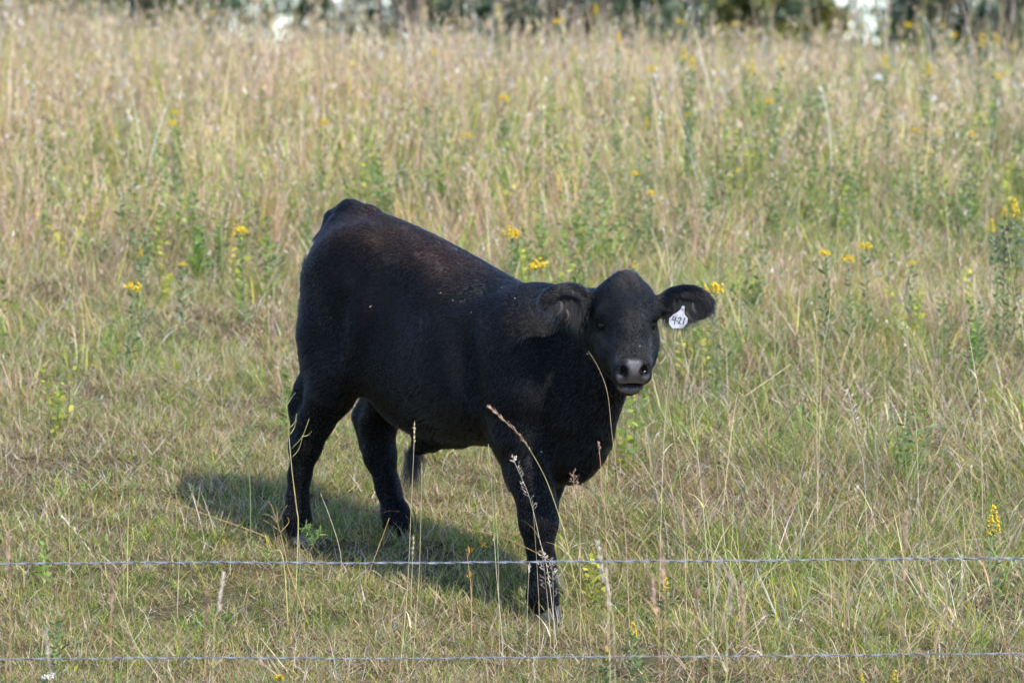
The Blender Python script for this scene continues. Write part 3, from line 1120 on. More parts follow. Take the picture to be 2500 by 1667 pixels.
# ---- dry turf
B1 = Blades()
P = field_points(lambda x, y: 185 * (1.15 - greenness(x, y)) * (1 - .88 * tallness(x, y)), 240)
base, a, col, ti = tuft_blades(P, 16, .060, lambda ti, m: choose({STRAW: .46, BROWN: .20, PINK: .12, GREY: .14, PALE: .03, GREEN: .05}, m), .22)
grow = 1 + .7 * right_mid(base[:, 0], base[:, 1]) + 1.0 * tallness(base[:, 0], base[:, 1])
m = len(base)
B1.blades(base, U(0, 6.3, m), U(.03, .11, m) * grow, U(.15, 1.45, m), U(-.3, 1.5, m), U(.0020, .0044, m), col, col * U(.9, 1.15, (m, 1)), 3, None, base[:, 2] + .006)
# litter lying flat
P = field_points(lambda x, y: 1300 * (1 - .85 * tallness(x, y)), 1500, Y0, 8)
m = len(P)
P[:, 2] += U(.002, .03, m)
col = PAL[choose({STRAW: .50, BROWN: .20, GREY: .18, PALE: .08, PINK: .06}, m), rng.integers(0, 6, m)] * np.clip(rng.normal(1, .2, m), .5, 1.5)[:, None]
B1.blades(P, U(0, 6.3, m), U(.03, .13, m), U(1.25, 1.75, m), U(-.5, .6, m), U(.0020, .0046, m), col, col, 2, None, P[:, 2] - .012)
o = tag(B1.obj('dry_turf', M_blade), 'short dry straw coloured grass and litter of the grazed turf', 'grass', kind='stuff'); TRI += B1.tris; print('T', o.name, B1.tris)
# ---- ankle to knee high meadow grass, with curled dead leaves
B1 = Blades()
P = field_points(lambda x, y: 74 * np.maximum(right_mid(x, y) * (.4 + 1.1 * vnoise(x, y, 2.3, 51)), .65 * tallness(x, y)) * (1 - .65 * smoothstep(5, 11, y)) + 3.0 * vnoise(x, y, 3.0, 52), 80)
base, a, col, ti = tuft_blades(P, 15, .06, lambda ti, m: choose({GREEN: .22, YELL: .08, STRAW: .37, PINK: .13, GREY: .12, BROWN: .08}, m))
sc_ = (np.clip(rng.normal(.9, .28, len(P)), .4, 1.6) * (1 + .25 * right_mid(P[:, 0], P[:, 1])))[ti]
m = len(base)
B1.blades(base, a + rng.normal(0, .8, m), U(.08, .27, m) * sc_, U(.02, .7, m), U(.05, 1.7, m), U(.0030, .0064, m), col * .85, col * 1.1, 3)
Pd = P[rng.random(len(P)) < .75]
base, a, col, ti = tuft_blades(Pd, 3.0, .05, lambda ti, m: choose({PALE: .65, GREY: .25, STRAW: .1}, m))
m = len(base)
B1.blades(base, a, U(.08, .22, m), U(.05, .5, m), U(1.4, 3.4, m), U(.004, .0085, m), col, col, 6)
o = tag(B1.obj('meadow_grass', M_blade), 'knee-high mixed green and dry meadow grass with curled dead leaves', 'grass', kind='stuff'); TRI += B1.tris; print('T', o.name, B1.tris)
# ---- tall dry grass of the upper hillside
B1 = Blades()


def hill_height(x, y):
    return (.36 + .36 * smoothstep(2, 11, y) - .10 * smoothstep(13, 18, y)) * (1.06 - .06 * x)


P = field_points(lambda x, y: 34 * (.35 + 1.3 * vnoise(x, y, 1.9, 44)) * tallness(x, y) * (.5 + .8 * (1 - greenness(x, y))) + 1.2 * right_mid(x, y), 58)
base, a, col, ti = tuft_blades(P, 7, .08, lambda ti, m: choose({STRAW: .51, PINK: .24, BROWN: .05, YELL: .11, GREEN: .09}, m))
hs = (np.clip(rng.normal(.85, .22, len(P)), .35, 1.35))[ti] * hill_height(base[:, 0], base[:, 1])
lean_az = (vnoise(P[:, 0], P[:, 1], .5, 31) * 9)[ti] + rng.normal(0, .8, len(base))
m = len(base)
hgt = U(.38, .80, m) * hs
patch = vnoise(base[:, 0], base[:, 1], .55, 43)
col = np.where((patch > .56)[:, None], col * np.array((1.06, .93, .88)), col * np.array((.98, 1.03, .88)))
farw = 1 + .9 * smoothstep(4, 11, base[:, 1])
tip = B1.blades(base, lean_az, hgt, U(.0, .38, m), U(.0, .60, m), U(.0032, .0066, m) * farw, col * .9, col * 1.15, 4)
sel = rng.random(m) < .55
for k in range(4):
    q = tip[sel] - np.stack([np.zeros(sel.sum()), np.zeros(sel.sum()), U(0, .12, sel.sum())], 1) + rng.normal(0, .010, (sel.sum(), 3)) * (1, 1, .3)
    cc = PAL[choose({PINK: .40, PALE: .06, STRAW: .44, GREY: .10}, sel.sum()), rng.integers(0, 6, sel.sum())]
    B1.bits(q, np.stack([rng.normal(0, .5, sel.sum()), rng.normal(0, .5, sel.sum()), np.ones(sel.sum())], 1), U(.016, .036, sel.sum()) * farw[sel], U(.004, .009, sel.sum()) * farw[sel], cc)
base2, a, col, ti = tuft_blades(P, 12, .10, lambda ti, m: choose({STRAW: .40, PINK: .22, GREEN: .17, BROWN: .07, YELL: .08, GREY: .06}, m))
m = len(base2)
B1.blades(base2, a, U(.14, .44, m) * hill_height(base2[:, 0], base2[:, 1]), U(.05, .55, m), U(.1, 1.6, m), U(.0036, .0080, m) * (1 + .9 * smoothstep(4, 11, base2[:, 1])), col * .85, col * 1.1, 3)
# the long single stalks that stand above the rest
P = field_points(lambda x, y: 9 * smoothstep(4.5, 8, y) + .4 * smoothstep(3, 5, y), 9)
m = len(P)
col = PAL[choose({STRAW: .55, PINK: .22, PALE: .10, YELL: .13}, m), rng.integers(0, 6, m)] * U(.85, 1.15, (m, 1))
hgt = U(.45, .95, m)
tip = B1.blades(P, U(0, 6.3, m), hgt, U(.0, .28, m), U(-.1, .35, m), U(.0035, .007, m) * (1 + .8 * smoothstep(5, 12, P[:, 1])), col * .9, col * 1.15, 6)
for k in range(7):
    q = tip - np.stack([np.zeros(m), np.zeros(m), U(0, .14, m)], 1) + rng.normal(0, .006, (m, 3)) * (1, 1, .3)
    B1.bits(q, np.stack([rng.normal(0, .35, m), rng.normal(0, .35, m), np.ones(m)], 1), U(.018, .04, m), U(.005, .010, m), np.clip(col * U(.8, 1.2, (m, 1)), 0, .85))
o = tag(B1.obj('tall_dry_grass', M_blade), 'tall straw coloured grass covering the upper hillside', 'grass', kind='stuff'); TRI += B1.tris; print('T', o.name, B1.tris)
# ---- tall green grass
B1 = Blades()
P = field_points(lambda x, y: 26 * tallness(x, y) * greenness(x, y) * 1.3, 34)
base, a, col, ti = tuft_blades(P, 16, .08, lambda ti, m: choose({GREEN: .62, YELL: .20, STRAW: .18}, m))
m = len(base)
sc_ = np.clip(rng.normal(.8, .2, len(P)), .4, 1.3)[ti]
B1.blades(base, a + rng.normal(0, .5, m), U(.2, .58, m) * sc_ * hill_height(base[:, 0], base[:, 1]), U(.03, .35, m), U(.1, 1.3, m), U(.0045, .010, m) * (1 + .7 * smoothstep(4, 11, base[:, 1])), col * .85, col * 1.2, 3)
o = tag(B1.obj('tall_green_grass', M_blade), 'tall green grass among the dry stems uphill', 'grass', kind='stuff'); TRI += B1.tris; print('T', o.name, B1.tris)


# ---- leafy weeds
def weeds(name, P, hts, per_leaf, pals, lw, ll, label, stems=3):
    B_ = Blades()
    base, a, col, ti = tuft_blades(P, stems, .06, lambda ti, m: choose({BLUE: .5, GREEN: .5}, m))
    m = len(base)
    hgt = U(*hts, m)
    lz = rng.normal(0, .12, (m, 2))
    B_.blades(base, np.arctan2(lz[:, 1], lz[:, 0]), hgt, np.hypot(lz[:, 0], lz[:, 1]), np.zeros(m), np.full(m, .006), col, col, 2)
    cnt = rng.integers(*per_leaf, m)
    li = np.repeat(np.arange(m), cnt)
    k = np.concatenate([np.arange(c) for c in cnt]) if m else np.zeros(0)
    t = .06 + .94 * (k + rng.random(len(li))) / cnt[li]
    z = hgt[li] * t
    sn = np.hypot(lz[li, 0], lz[li, 1])
    q = base[li] + np.stack([np.cos(np.arctan2(lz[li, 1], lz[li, 0])) * np.sin(sn) * z, np.sin(np.arctan2(lz[li, 1], lz[li, 0])) * np.sin(sn) * z, np.cos(sn) * z], 1)
    az = k * 2.4 + rng.normal(0, .3, len(li))
    pal = pals[rng.integers(0, len(pals), m)][li]
    cc = PAL[pal, rng.integers(0, 6, len(li))] * np.clip(rng.normal(1, .15, len(li)), .6, 1.4)[:, None]
    B_.bits(q, np.stack([np.cos(az), np.sin(az), U(.1, .9, len(li))], 1), U(*ll, len(li)) * (1.15 - .5 * t), U(*lw, len(li)), cc)
    o = tag(B_.obj(name, M_blade), label, 'weeds', kind='stuff')
    return B_.tris


P = field_points(lambda x, y: 4.0 * tallness(x, y) * (.15 + 1.7 * smoothstep(.5, .75, vnoise(x, y, 1.1, 15)) + .5 * smoothstep(-1, 4, x)) + .08, 24)
TRI += weeds('leafy_weeds', P, (.14, .42), (18, 40), np.array((BLUE, BLUE, GREEN)), (.009, .017), (.03, .06), 'grey-green leafy weeds standing in the meadow')
P = field_points(lambda x, y: 2.2 * tallness(x, y) * (.3 + smoothstep(.4, .7, vnoise(x, y, .8, 16))) + .2, 8)
TRI += weeds('yellowing_weeds', P, (.14, .40), (10, 20), np.array((YELL, YELL, GREEN)), (.014, .026), (.028, .05), 'yellowing leafy weeds scattered through the meadow', 2)
print('GRASS TRIS', TRI)


# ---- fine close turf: small tufts laid many times over the grazed slope
def turf_tuft(seed):
    global rng
    keep = rng; rng = np.random.default_rng(seed)
    B_ = Blades()
    n = 70
    a = U(0, 6.283, n); q = .12 * np.sqrt(rng.random(n))
    base = np.stack([q * np.cos(a), q * np.sin(a), rng.uniform(-.004, .012, n)], 1)
    col = PAL[choose({STRAW: .42, BROWN: .30, GREY: .12, PALE: .03, GREEN: .08, YELL: .05}, n), rng.integers(0, 6, n)] * np.clip(rng.normal(.9, .24, n), .4, 1.4)[:, None]
    B_.blades(base, rng.uniform(0, 6.283, n), rng.uniform(.02, .085, n), rng.uniform(.3, 1.6, n), rng.uniform(-.4, 1.2, n), rng.uniform(.0016, .0034, n), col, col * 1.08, 3, None, np.full(n, .001))
    n = 26 if seed % 3 == 0 else 7
    a = rng.uniform(0, 6.283, n); q = .10 * np.sqrt(rng.random(n))
    base = np.stack([q * np.cos(a), q * np.sin(a), np.zeros(n)], 1)
    col = PAL[choose({GREEN: .75, YELL: .25}, n), rng.integers(0, 6, n)]
    B_.blades(base, a, rng.uniform(.025, .075, n), rng.uniform(.05, .6, n), rng.uniform(.1, 1.0, n), rng.uniform(.0018, .0036, n), col * .85, col * 1.1, 3)
    o_ = B_.obj('turf_tuft', M_blade)
    COL.objects.unlink(o_)
    rng = keep
    return o_


tuft_col = bpy.data.collections.new('turf_tufts')
for i in range(10):
    tuft_col.objects.link(turf_tuft(3000 + i))
P = field_points(lambda x, y: 150 * (1 - smoothstep(3.5, 6.5, y)) * (1 - .8 * trodden(x, y)), 150, -2.7, 6.5, .6)
me = bpy.data.meshes.new('close_turf')
me.vertices.add(len(P)); me.vertices.foreach_set('co', P.astype(np.float32).ravel())
n = len(P)
at_ = me.attributes.new('rot', 'FLOAT_VECTOR', 'POINT')
at_.data.foreach_set('vector', np.stack([rng.normal(0, .10, n), rng.normal(0, .10, n), rng.uniform(0, 6.283, n)], 1).astype(np.float32).ravel())
at_ = me.attributes.new('scl', 'FLOAT', 'POINT'); at_.data.foreach_set('value', U(.75, 1.35, n).astype(np.float32))
at_ = me.attributes.new('vid', 'INT', 'POINT'); at_.data.foreach_set('value', rng.integers(0, 10, n).astype(np.int32))
turf = tag(link(bpy.data.objects.new('close_turf', me)), 'fine matted turf of straw and green blades around the calf', 'grass', kind='stuff')
ng = bpy.data.node_groups.new('lay_turf', 'GeometryNodeTree')
ng.interface.new_socket('Geometry', in_out='INPUT', socket_type='NodeSocketGeometry')
ng.interface.new_socket('Geometry', in_out='OUTPUT', socket_type='NodeSocketGeometry')
N_ = ng.nodes; L_ = ng.links
gi = N_.new('NodeGroupInput'); go = N_.new('NodeGroupOutput')
ip = N_.new('GeometryNodeInstanceOnPoints'); ci = N_.new('GeometryNodeCollectionInfo')
ci.inputs['Collection'].default_value = tuft_col
ci.inputs['Separate Children'].default_value = True; ci.inputs['Reset Children'].default_value = True


def named(name, dt):
    a_ = N_.new('GeometryNodeInputNamedAttribute'); a_.data_type = dt; a_.inputs['Name'].default_value = name
    return a_.outputs['Attribute']


er = N_.new('FunctionNodeEulerToRotation')
L_.new(named('rot', 'FLOAT_VECTOR'), er.inputs[0])
L_.new(gi.outputs[0], ip.inputs['Points']); L_.new(ci.outputs[0], ip.inputs['Instance'])
ip.inputs['Pick Instance'].default_value = True
L_.new(named('vid', 'INT'), ip.inputs['Instance Index']); L_.new(er.outputs[0], ip.inputs['Rotation']); L_.new(named('scl', 'FLOAT'), ip.inputs['Scale'])
L_.new(ip.outputs[0], go.inputs[0])
md = turf.modifiers.new('lay_turf', 'NODES'); md.node_group = ng
print('TURF', n)
# ================================================================== wire fence in front of the calf
m_wire, N_, L_, B_ = new_mat('galvanised_wire')
tc = N_.new('ShaderNodeTexCoord'); no = N_.new('ShaderNodeTexNoise'); no.inputs['Scale'].default_value = 30; no.inputs['Detail'].default_value = 4
rmp = N_.new('ShaderNodeValToRGB')
rmp.color_ramp.elements[0].position = .35; rmp.color_ramp.elements[0].color = (.13, .135, .145, 1)
rmp.color_ramp.elements[1].position = .62; rmp.color_ramp.elements[1].color = (.27, .29, .325, 1)
L_.new(tc.outputs['Object'], no.inputs['Vector']); L_.new(no.outputs['Fac'], rmp.inputs[0]); L_.new(rmp.outputs[0], B_.inputs['Base Color'])
B_.inputs['Metallic'].default_value = .35; B_.inputs['Roughness'].default_value = .5
m_post, N_, L_, B_ = new_mat('fence_post_steel')
tc = N_.new('ShaderNodeTexCoord'); no = N_.new('ShaderNodeTexNoise'); no.inputs['Scale'].default_value = 14; no.inputs['Detail'].default_value = 6
rmp = N_.new('ShaderNodeValToRGB')
rmp.color_ramp.elements[0].color = (.05, .08, .05, 1); rmp.color_ramp.elements[1].color = (.16, .10, .06, 1)
L_.new(tc.outputs['Object'], no.inputs['Vector']); L_.new(no.outputs['Fac'], rmp.inputs[0]); L_.new(rmp.outputs[0], B_.inputs['Base Color'])
B_.inputs['Roughness'].default_value = .7
FD = -2.3
f_org = np.array((0.0, at(1250, 1371, FD)[1], float(ground_z(0, FD))))
fence = empty('wire_fence', tuple(f_org), 'two-strand twisted galvanised wire fence crossing in front of the calf', 'fence')


def twisted_wire(name, u0v0, u1v1, ext, r=.0020, pitch=.11):
    a = at(*u0v0, FD); c = at(*u1v1, FD)
    d = unit(c - a)
    A = a - d * ext; Lw = np.linalg.norm(c - a) + 2 * ext
    n = int(Lw / .0085)
    s = np.linspace(0, Lw, n)
    e1 = np.array((0, 1.0, 0)); e2 = np.cross(d, e1)
    wob = .0022 * np.sin(s * 2.1 + 1) + .0012 * np.sin(s * 5.3) + .0007 * np.sin(s * 23)
    ph = 2 * math.pi * s / pitch + .9 * np.sin(s * 3.0)
    vs, fs = [], []
    seg = 6
    for k in (0, math.pi):
        base = len(vs)
        cx = A + d * s[:, None] + e2 * (wob + r * .95 * np.sin(ph + k))[:, None] + e1 * (r * .95 * np.cos(ph + k))[:, None]
        for q in range(seg):
            an = 2 * math.pi * q / seg
            pass
        ring = np.stack([cx + r * (math.cos(2 * math.pi * q / seg) * e1 + math.sin(2 * math.pi * q / seg) * e2) for q in range(seg)], 1)
        vs += list((ring.reshape(-1, 3) - f_org))
        for i in range(n - 1):
            for q in range(seg):
                x = base + i * seg + q; y = base + i * seg + (q + 1) % seg
                fs.append((x, y, y + seg, x + seg))
    return mesh_obj(name, vs, fs, m_wire, fence)


twisted_wire('wire', (0, 1376), (2500, 1364.5), 3.2)['label'] = 'upper twisted wire strand'
twisted_wire('wire', (0, 1609), (2500, 1597.5), 3.2, .0016)['label'] = 'lower twisted wire strand'
for sx in (-1, 1):      # steel posts that carry the strands, outside the picture
    bx_ = sx * (1.65 + 3.15); by_ = f_org[1] + .022
    gz = float(ground_z(bx_, by_)) - .3
    vs, fs = [], []
    prof = [(-.018, 0), (.018, 0), (.018, .004), (.003, .004), (.003, .030), (-.003, .030), (-.003, .004), (-.018, .004)]
    for z in (gz, gz + 1.45):
        vs += [np.array((bx_ + px, by_ + py, z)) - f_org for px, py in prof]
    n = len(prof)
    fs = [(i, (i + 1) % n, n + (i + 1) % n, n + i) for i in range(n)] + [tuple(range(n))[::-1], tuple(range(n, 2 * n))]
    mesh_obj('post', vs, fs, m_post, fence, smooth=False)
# ================================================================== single plants one can tell apart
m_petal, N_, L_, B_ = new_mat('goldenrod_flower')
tc = N_.new('ShaderNodeTexCoord'); no = N_.new('ShaderNodeTexNoise'); no.inputs['Scale'].default_value = 120
rmp = N_.new('ShaderNodeValToRGB')
rmp.color_ramp.elements[0].position = .35; rmp.color_ramp.elements[0].color = (.48, .29, .02, 1)
rmp.color_ramp.elements[1].position = .6; rmp.color_ramp.elements[1].color = (.74, .53, .03, 1)
L_.new(tc.outputs['Object'], no.inputs['Vector']); L_.new(no.outputs['Fac'], rmp.inputs[0]); L_.new(rmp.outputs[0], B_.inputs['Base Color'])
B_.inputs['Roughness'].default_value = .7; B_.inputs['Specular IOR Level'].default_value = .2


def row_of_ground(u, d):
    P = at(u, 833.5, d)
    z = float(ground_z(P[0], P[1]))
    return 833.5 - (z - P[2]) / (DIST + d) * FPX


def depth_for(u, v, hgt, lo_=-2.2, hi_=21.0):
    """depth at which a plant of that height shows its top at row v"""
    best, bd = 1e9, 0
    for d in np.arange(lo_, hi_, .05):
        top = row_of_ground(u, d) - hgt * FPX / (DIST + d)
        if abs(top - v) < best:
            best, bd = abs(top - v), d
    return bd


def tube(pts, r0, r1, seg=5):
    """tapered round stem through points -> verts, faces"""
    pts = np.asarray(pts, float)
    n = len(pts)
    vs, fs = [], []
    for i, p in enumerate(pts):
        t = pts[min(i + 1, n - 1)] - pts[max(i - 1, 0)]
        t = t / (np.linalg.norm(t) + 1e-9)
        e = np.cross(t, (0.3, 1, 0.1)); e = e / np.linalg.norm(e); g = np.cross(t, e)
        r = r0 + (r1 - r0) * i / (n - 1)
        for q in range(seg):
            a = 2 * math.pi * q / seg
            vs.append(p + r * (math.cos(a) * e + math.sin(a) * g))
    for i in range(n - 1):
        for q in range(seg):
            a = i * seg + q; b_ = i * seg + (q + 1) % seg
            fs.append((a, b_, b_ + seg, a + seg))
    fs.append(tuple(range(seg))[::-1]); fs.append(tuple((n - 1) * seg + q for q in range(seg)))
    return vs, fs


def spline(pts, n):
    """Catmull-Rom through points"""
    P = np.asarray(pts, float)
    P = np.concatenate([[2 * P[0] - P[1]], P, [2 * P[-1] - P[-2]]])
    out = []
    m = len(P) - 3
    for s in np.linspace(0, m - 1e-6, n):
        i = int(s); t = s - i
        a, b_, c, d = P[i:i + 4]
        out.append(.5 * ((2 * b_) + (-a + c) * t + (2 * a - 5 * b_ + 4 * c - d) * t * t + (-a + 3 * b_ - 3 * c + d) * t ** 3))
    return np.array(out)


def plain_mat(name, col, rough=.7, var=.25, scale=40, trans=0.0):
    m, N, L, B = new_mat(name)
    tc = N.new('ShaderNodeTexCoord'); no = N.new('ShaderNodeTexNoise'); no.inputs['Scale'].default_value = scale; no.inputs['Detail'].default_value = 3
    rp = N.new('ShaderNodeValToRGB')
    rp.color_ramp.elements[0].position = .3; rp.color_ramp.elements[1].position = .7
    rp.color_ramp.elements[0].color = tuple(c * (1 - var) for c in col) + (1,)
    rp.color_ramp.elements[1].color = tuple(min(.95, c * (1 + var)) for c in col) + (1,)
    L.new(tc.outputs['Object'], no.inputs['Vector']); L.new(no.outputs['Fac'], rp.inputs[0]); L.new(rp.outputs[0], B.inputs['Base Color'])
    B.inputs['Roughness'].default_value = rough; B.inputs['Specular IOR Level'].default_value = .25
    if trans:
        t = N.new('ShaderNodeBsdfTranslucent'); L.new(rp.outputs[0], t.inputs['Color'])
        ms = N.new('ShaderNodeMixShader'); ms.inputs[0].default_value = trans
        L.new(B.outputs[0], ms.inputs[1]); L.new(t.outputs[0], ms.inputs[2]); L.new(ms.outputs[0], N['Material Output'].inputs['Surface'])
    return m


M_stem_green = plain_mat('stem_green', (.17, .22, .09))
M_stem_yell = plain_mat('stem_yellow', (.42, .38, .15))
M_stem_straw = plain_mat('stem_straw', (.54, .43, .25))
M_stem_pale = plain_mat('stem_pale', (.56, .48, .34))
M_stem_red = plain_mat('stem_reddish', (.46, .27, .16))
M_stem_orange = plain_mat('stem_orange', (.40, .26, .11))
M_leaf_green = plain_mat('leaf_green', (.17, .23, .10), trans=.4)
M_leaf_bright = plain_mat('leaf_bright', (.26, .36, .12), trans=.4)
M_plume = plain_mat('plume_pale', (.62, .54, .44), trans=.3)
M_plume_red = plain_mat('plume_reddish', (.50, .33, .24), trans=.3)
M_orange_leaf = plain_mat('leaf_orange', (.60, .33, .05), trans=.3)


def leaf_faces(q, d, l, w, r, vs, fs, bend=.12):
    d = d / (np.linalg.norm(d) + 1e-9)
    s = np.cross(d, (r.normal(), r.normal(), 1.5)); s = s / (np.linalg.norm(s) + 1e-9); n = np.cross(s, d)
    b0 = len(vs)
    vs += [q, q + d * l * .35 + s * w * .5 + n * l * bend * .6, q + d * l * .35 - s * w * .5 + n * l * bend * .6,
           q + d * l * .7 + s * w * .4 + n * l * bend * .5, q + d * l * .7 - s * w * .4 + n * l * bend * .5, q + d * l - n * l * bend * .3]
    fs += [(b0, b0 + 1, b0 + 2), (b0 + 1, b0 + 3, b0 + 4, b0 + 2), (b0 + 3, b0 + 5, b0 + 4)]


def blob(c, r, vs, fs, rr):
    """a small lumpy octahedron: one floret head"""
    b0 = len(vs)
    for dv in ((1, 0, 0), (-1, 0, 0), (0, 1, 0), (0, -1, 0), (0, 0, 1), (0, 0, -1)):
        vs.append(c + np.array(dv) * r * rr.uniform(.7, 1.3))
    for f in ((0, 2, 4), (2, 1, 4), (1, 3, 4), (3, 0, 4), (2, 0, 5), (1, 2, 5), (3, 1, 5), (0, 3, 5)):
        fs.append(tuple(b0 + i for i in f))


def goldenrod(u, v, hgt, size, kind, label, group, seed, d=None, leafy=1.0):
    """stem with narrow leaves; a flat-topped head or a spike of small yellow florets"""
    r = np.random.default_rng(seed)
    if d is None:
        d = depth_for(u, v, hgt)
    top = at(u, v, d)
    gz = float(ground_z(top[0], top[1]))
    bx = top[0] + r.normal(0, .04) * hgt; by = top[1] + r.normal(0, .03)
    base = np.array((bx, by, float(ground_z(bx, by)) - .01))
    root = empty('goldenrod', tuple(base), label, 'wildflower', group)
    path = spline([base, base * .5 + top * .5 + r.normal(0, .012, 3), top], 7) - base
    v_, f_ = tube(path, .0028, .0016)
    mesh_obj('stem', v_, f_, M_stem_green, root)
    vs, fs = [], []
    nl = int((14 + hgt * 60) * leafy)
    for k in range(nl):
        t = .08 + .86 * (k + r.random()) / nl
        q = path[0] * (1 - t) + path[-1] * t
        a = k * 2.4 + r.normal(0, .3)
        leaf_faces(q, np.array((math.cos(a), math.sin(a), r.uniform(.3, 1.0))), r.uniform(.035, .06) * (1.2 - .6 * t), r.uniform(.009, .015), r, vs, fs)
    tag(mesh_obj('leaves', vs, fs, M_leaf_green, root), kind='stuff')
    vs, fs = [], []
    tp = path[-1]
    n = 46 if kind == 'flat' else 60
    for k in range(n):
        if kind == 'flat':
            a = r.uniform(0, 6.283); q = size * .58 * math.sqrt(r.random())
            c = tp + np.array((q * math.cos(a), q * math.sin(a), r.normal(0, size * .15) - .5 * q * q / size * .6))
            blob(c, size * r.uniform(.06, .11), vs, fs, r)
        else:
            t = r.random()
            q = size * .22 * (1 - t) ** .6 + .002
            a = r.uniform(0, 6.283)
            c = tp + np.array((q * math.cos(a), q * math.sin(a), size * (t - .65)))
            blob(c, size * r.uniform(.035, .06), vs, fs, r)
    mesh_obj('flower_head', vs, fs, m_petal, root)
    return root


GOLD = [  # column, row, height, head size, kind, label
    (1247, 566, .46, .068, 'flat', 'flat-topped yellow goldenrod against the slope of the calf\'s back'),
    (1310, 645, .46, .064, 'flat', 'yellow goldenrod just above the calf\'s neck, left of the poll'),
    (1550, 645, .34, .040, 'spike', 'small yellow goldenrod tip right above the calf\'s poll'),
    (1742, 702, .46, .064, 'flat', 'bright yellow goldenrod touching the tip of the tagged ear'),
    (2015, 617, .44, .046, 'flat', 'left one of three yellow goldenrods in a row right of the calf'),
    (2068, 630, .44, .048, 'flat', 'middle one of three yellow goldenrods in a row right of the calf'),
    (2112, 600, .44, .052, 'flat', 'right one of three yellow goldenrods in a row right of the calf'),
    (2478, 500, .64, .085, 'spike', 'tallest yellow goldenrod of the dark green clump at the right edge'),
    (2420, 547, .58, .060, 'spike', 'lowest yellow goldenrod bloom at the left of the right edge clump'),
    (2452, 515, .60, .050, 'spike', 'small yellow goldenrod bloom in the middle of the right edge clump'),
    (1588, 168, .50, .055, 'flat', 'solitary bright goldenrod in the blurred grass high above the poll'),
    (1062, 126, .48, .050, 'flat', 'goldenrod in the upper meadow above the middle of the calf\'s back'),
    (1228, 240, .45, .050, 'flat', 'goldenrod halfway between the calf\'s back and the trees'),
    (1403, 132, .48, .045, 'flat', 'goldenrod in the upper meadow above the calf\'s drooping ear'),
    (1548, 423, .36, .036, 'flat', 'small goldenrod with amber head well above the calf\'s poll'),
    (1587, 470, .34, .036, 'flat', 'small dull goldenrod above the calf\'s poll and to its right'),
    (585, 560, .44, .062, 'flat', 'goldenrod left of the calf\'s rump, level with its hip'),
    (342, 612, .38, .044, 'spike', 'leafy goldenrod in the left field, upper one of a pair'),
    (325, 698, .38, .060, 'flat', 'leafy goldenrod with wide amber head in the left field, lower of a pair'),
    (445, 645, .34, .032, 'flat', 'small goldenrod between the left pair and the calf\'s rump'),
    (422, 300, .42, .044, 'flat', 'pale yellow goldenrod in the blurred grass at upper left'),
    (125, 332, .40, .030, 'spike', 'small orange-yellow goldenrod near the upper left edge'),
    (2225, 641, .30, .026, 'flat', 'tiny yellow goldenrod bud between the three in a row and the right edge clump'),
    (2425, 1258, .34, .10, 'spike', 'tall yellow goldenrod spike above the wire at the lower right'),
    (1625, 1422, .16, .055, 'spike', 'short yellow goldenrod spike below the upper wire, right of the front hoof'),
    (1545, 1532, .16, .060, 'spike', 'short yellow goldenrod spike just above the lower wire'),
    (1482, 1590, .12, .045, 'spike', 'small yellow goldenrod touching the lower wire'),
    (682, 1652, .10, .030, 'flat', 'small yellow bloom at the bottom edge left of the calf'),
    (2103, 1656, .14, .046, 'spike', 'left one of two yellow goldenrod spikes at the bottom right edge'),
    (2185, 1648, .15, .050, 'spike', 'right one of two yellow goldenrod spikes at the bottom right edge'),
]
ROWT = [(515, 30), (1035, 28), (1215, 22), (1360, 52), (1455, 22), (1510, 92), (1660, 52), (1668, 126), (1908, 148), (2013, 118), (2125, 112), (2218, 62), (2300, 62), (2330, 84), (2398, 92), (2432, 90), (2268, 168), (1690, 150), (1838, 165), (2160, 145), (2475, 115), (1795, 60)]
ROWT.sort()
ORD = ['first', 'second', 'third', 'fourth', 'fifth', 'sixth', 'seventh', 'eighth', 'ninth', 'tenth', 'eleventh', 'twelfth', 'thirteenth', 'fourteenth', 'fifteenth',
       'sixteenth', 'seventeenth', 'eighteenth', 'nineteenth', 'twentieth', 'twenty-first', 'twenty-second']
for k, (u, v) in enumerate(ROWT):
    GOLD.append((u, v, .52 + .1 * ((k * 7) % 3), .052 + .012 * ((k * 5) % 3), 'spike' if k % 3 else 'flat', 'blurred goldenrod along the tree line, %s from the left' % ORD[k]))
SLOPE = sorted([(2052, 290), (2238, 317), (2289, 321), (2374, 327), (1680, 279), (1877, 247), (2435, 183), (2398, 159), (1819, 159), (1580, 300), (430, 274), (816, 101), (792, 298), (1140, 330), (640, 210)])
for k, (u, v) in enumerate(SLOPE):
    GOLD.append((u, v, .46, .034 + .006 * (k % 3), 'spike' if k % 2 else 'flat', 'small goldenrod scattered on the blurred upper slope, %s from the left' % ORD[k]))
for k, (u, v, hgt, size, kind, label) in enumerate(GOLD):
    grp = 'goldenrods along the tree line' if label.startswith('blurred goldenrod along') else ('goldenrods in the grazed turf' if v > 1200 else 'goldenrods in the meadow')
    goldenrod(u, v, hgt, size, kind, label, grp, 500 + k, leafy=1.0)


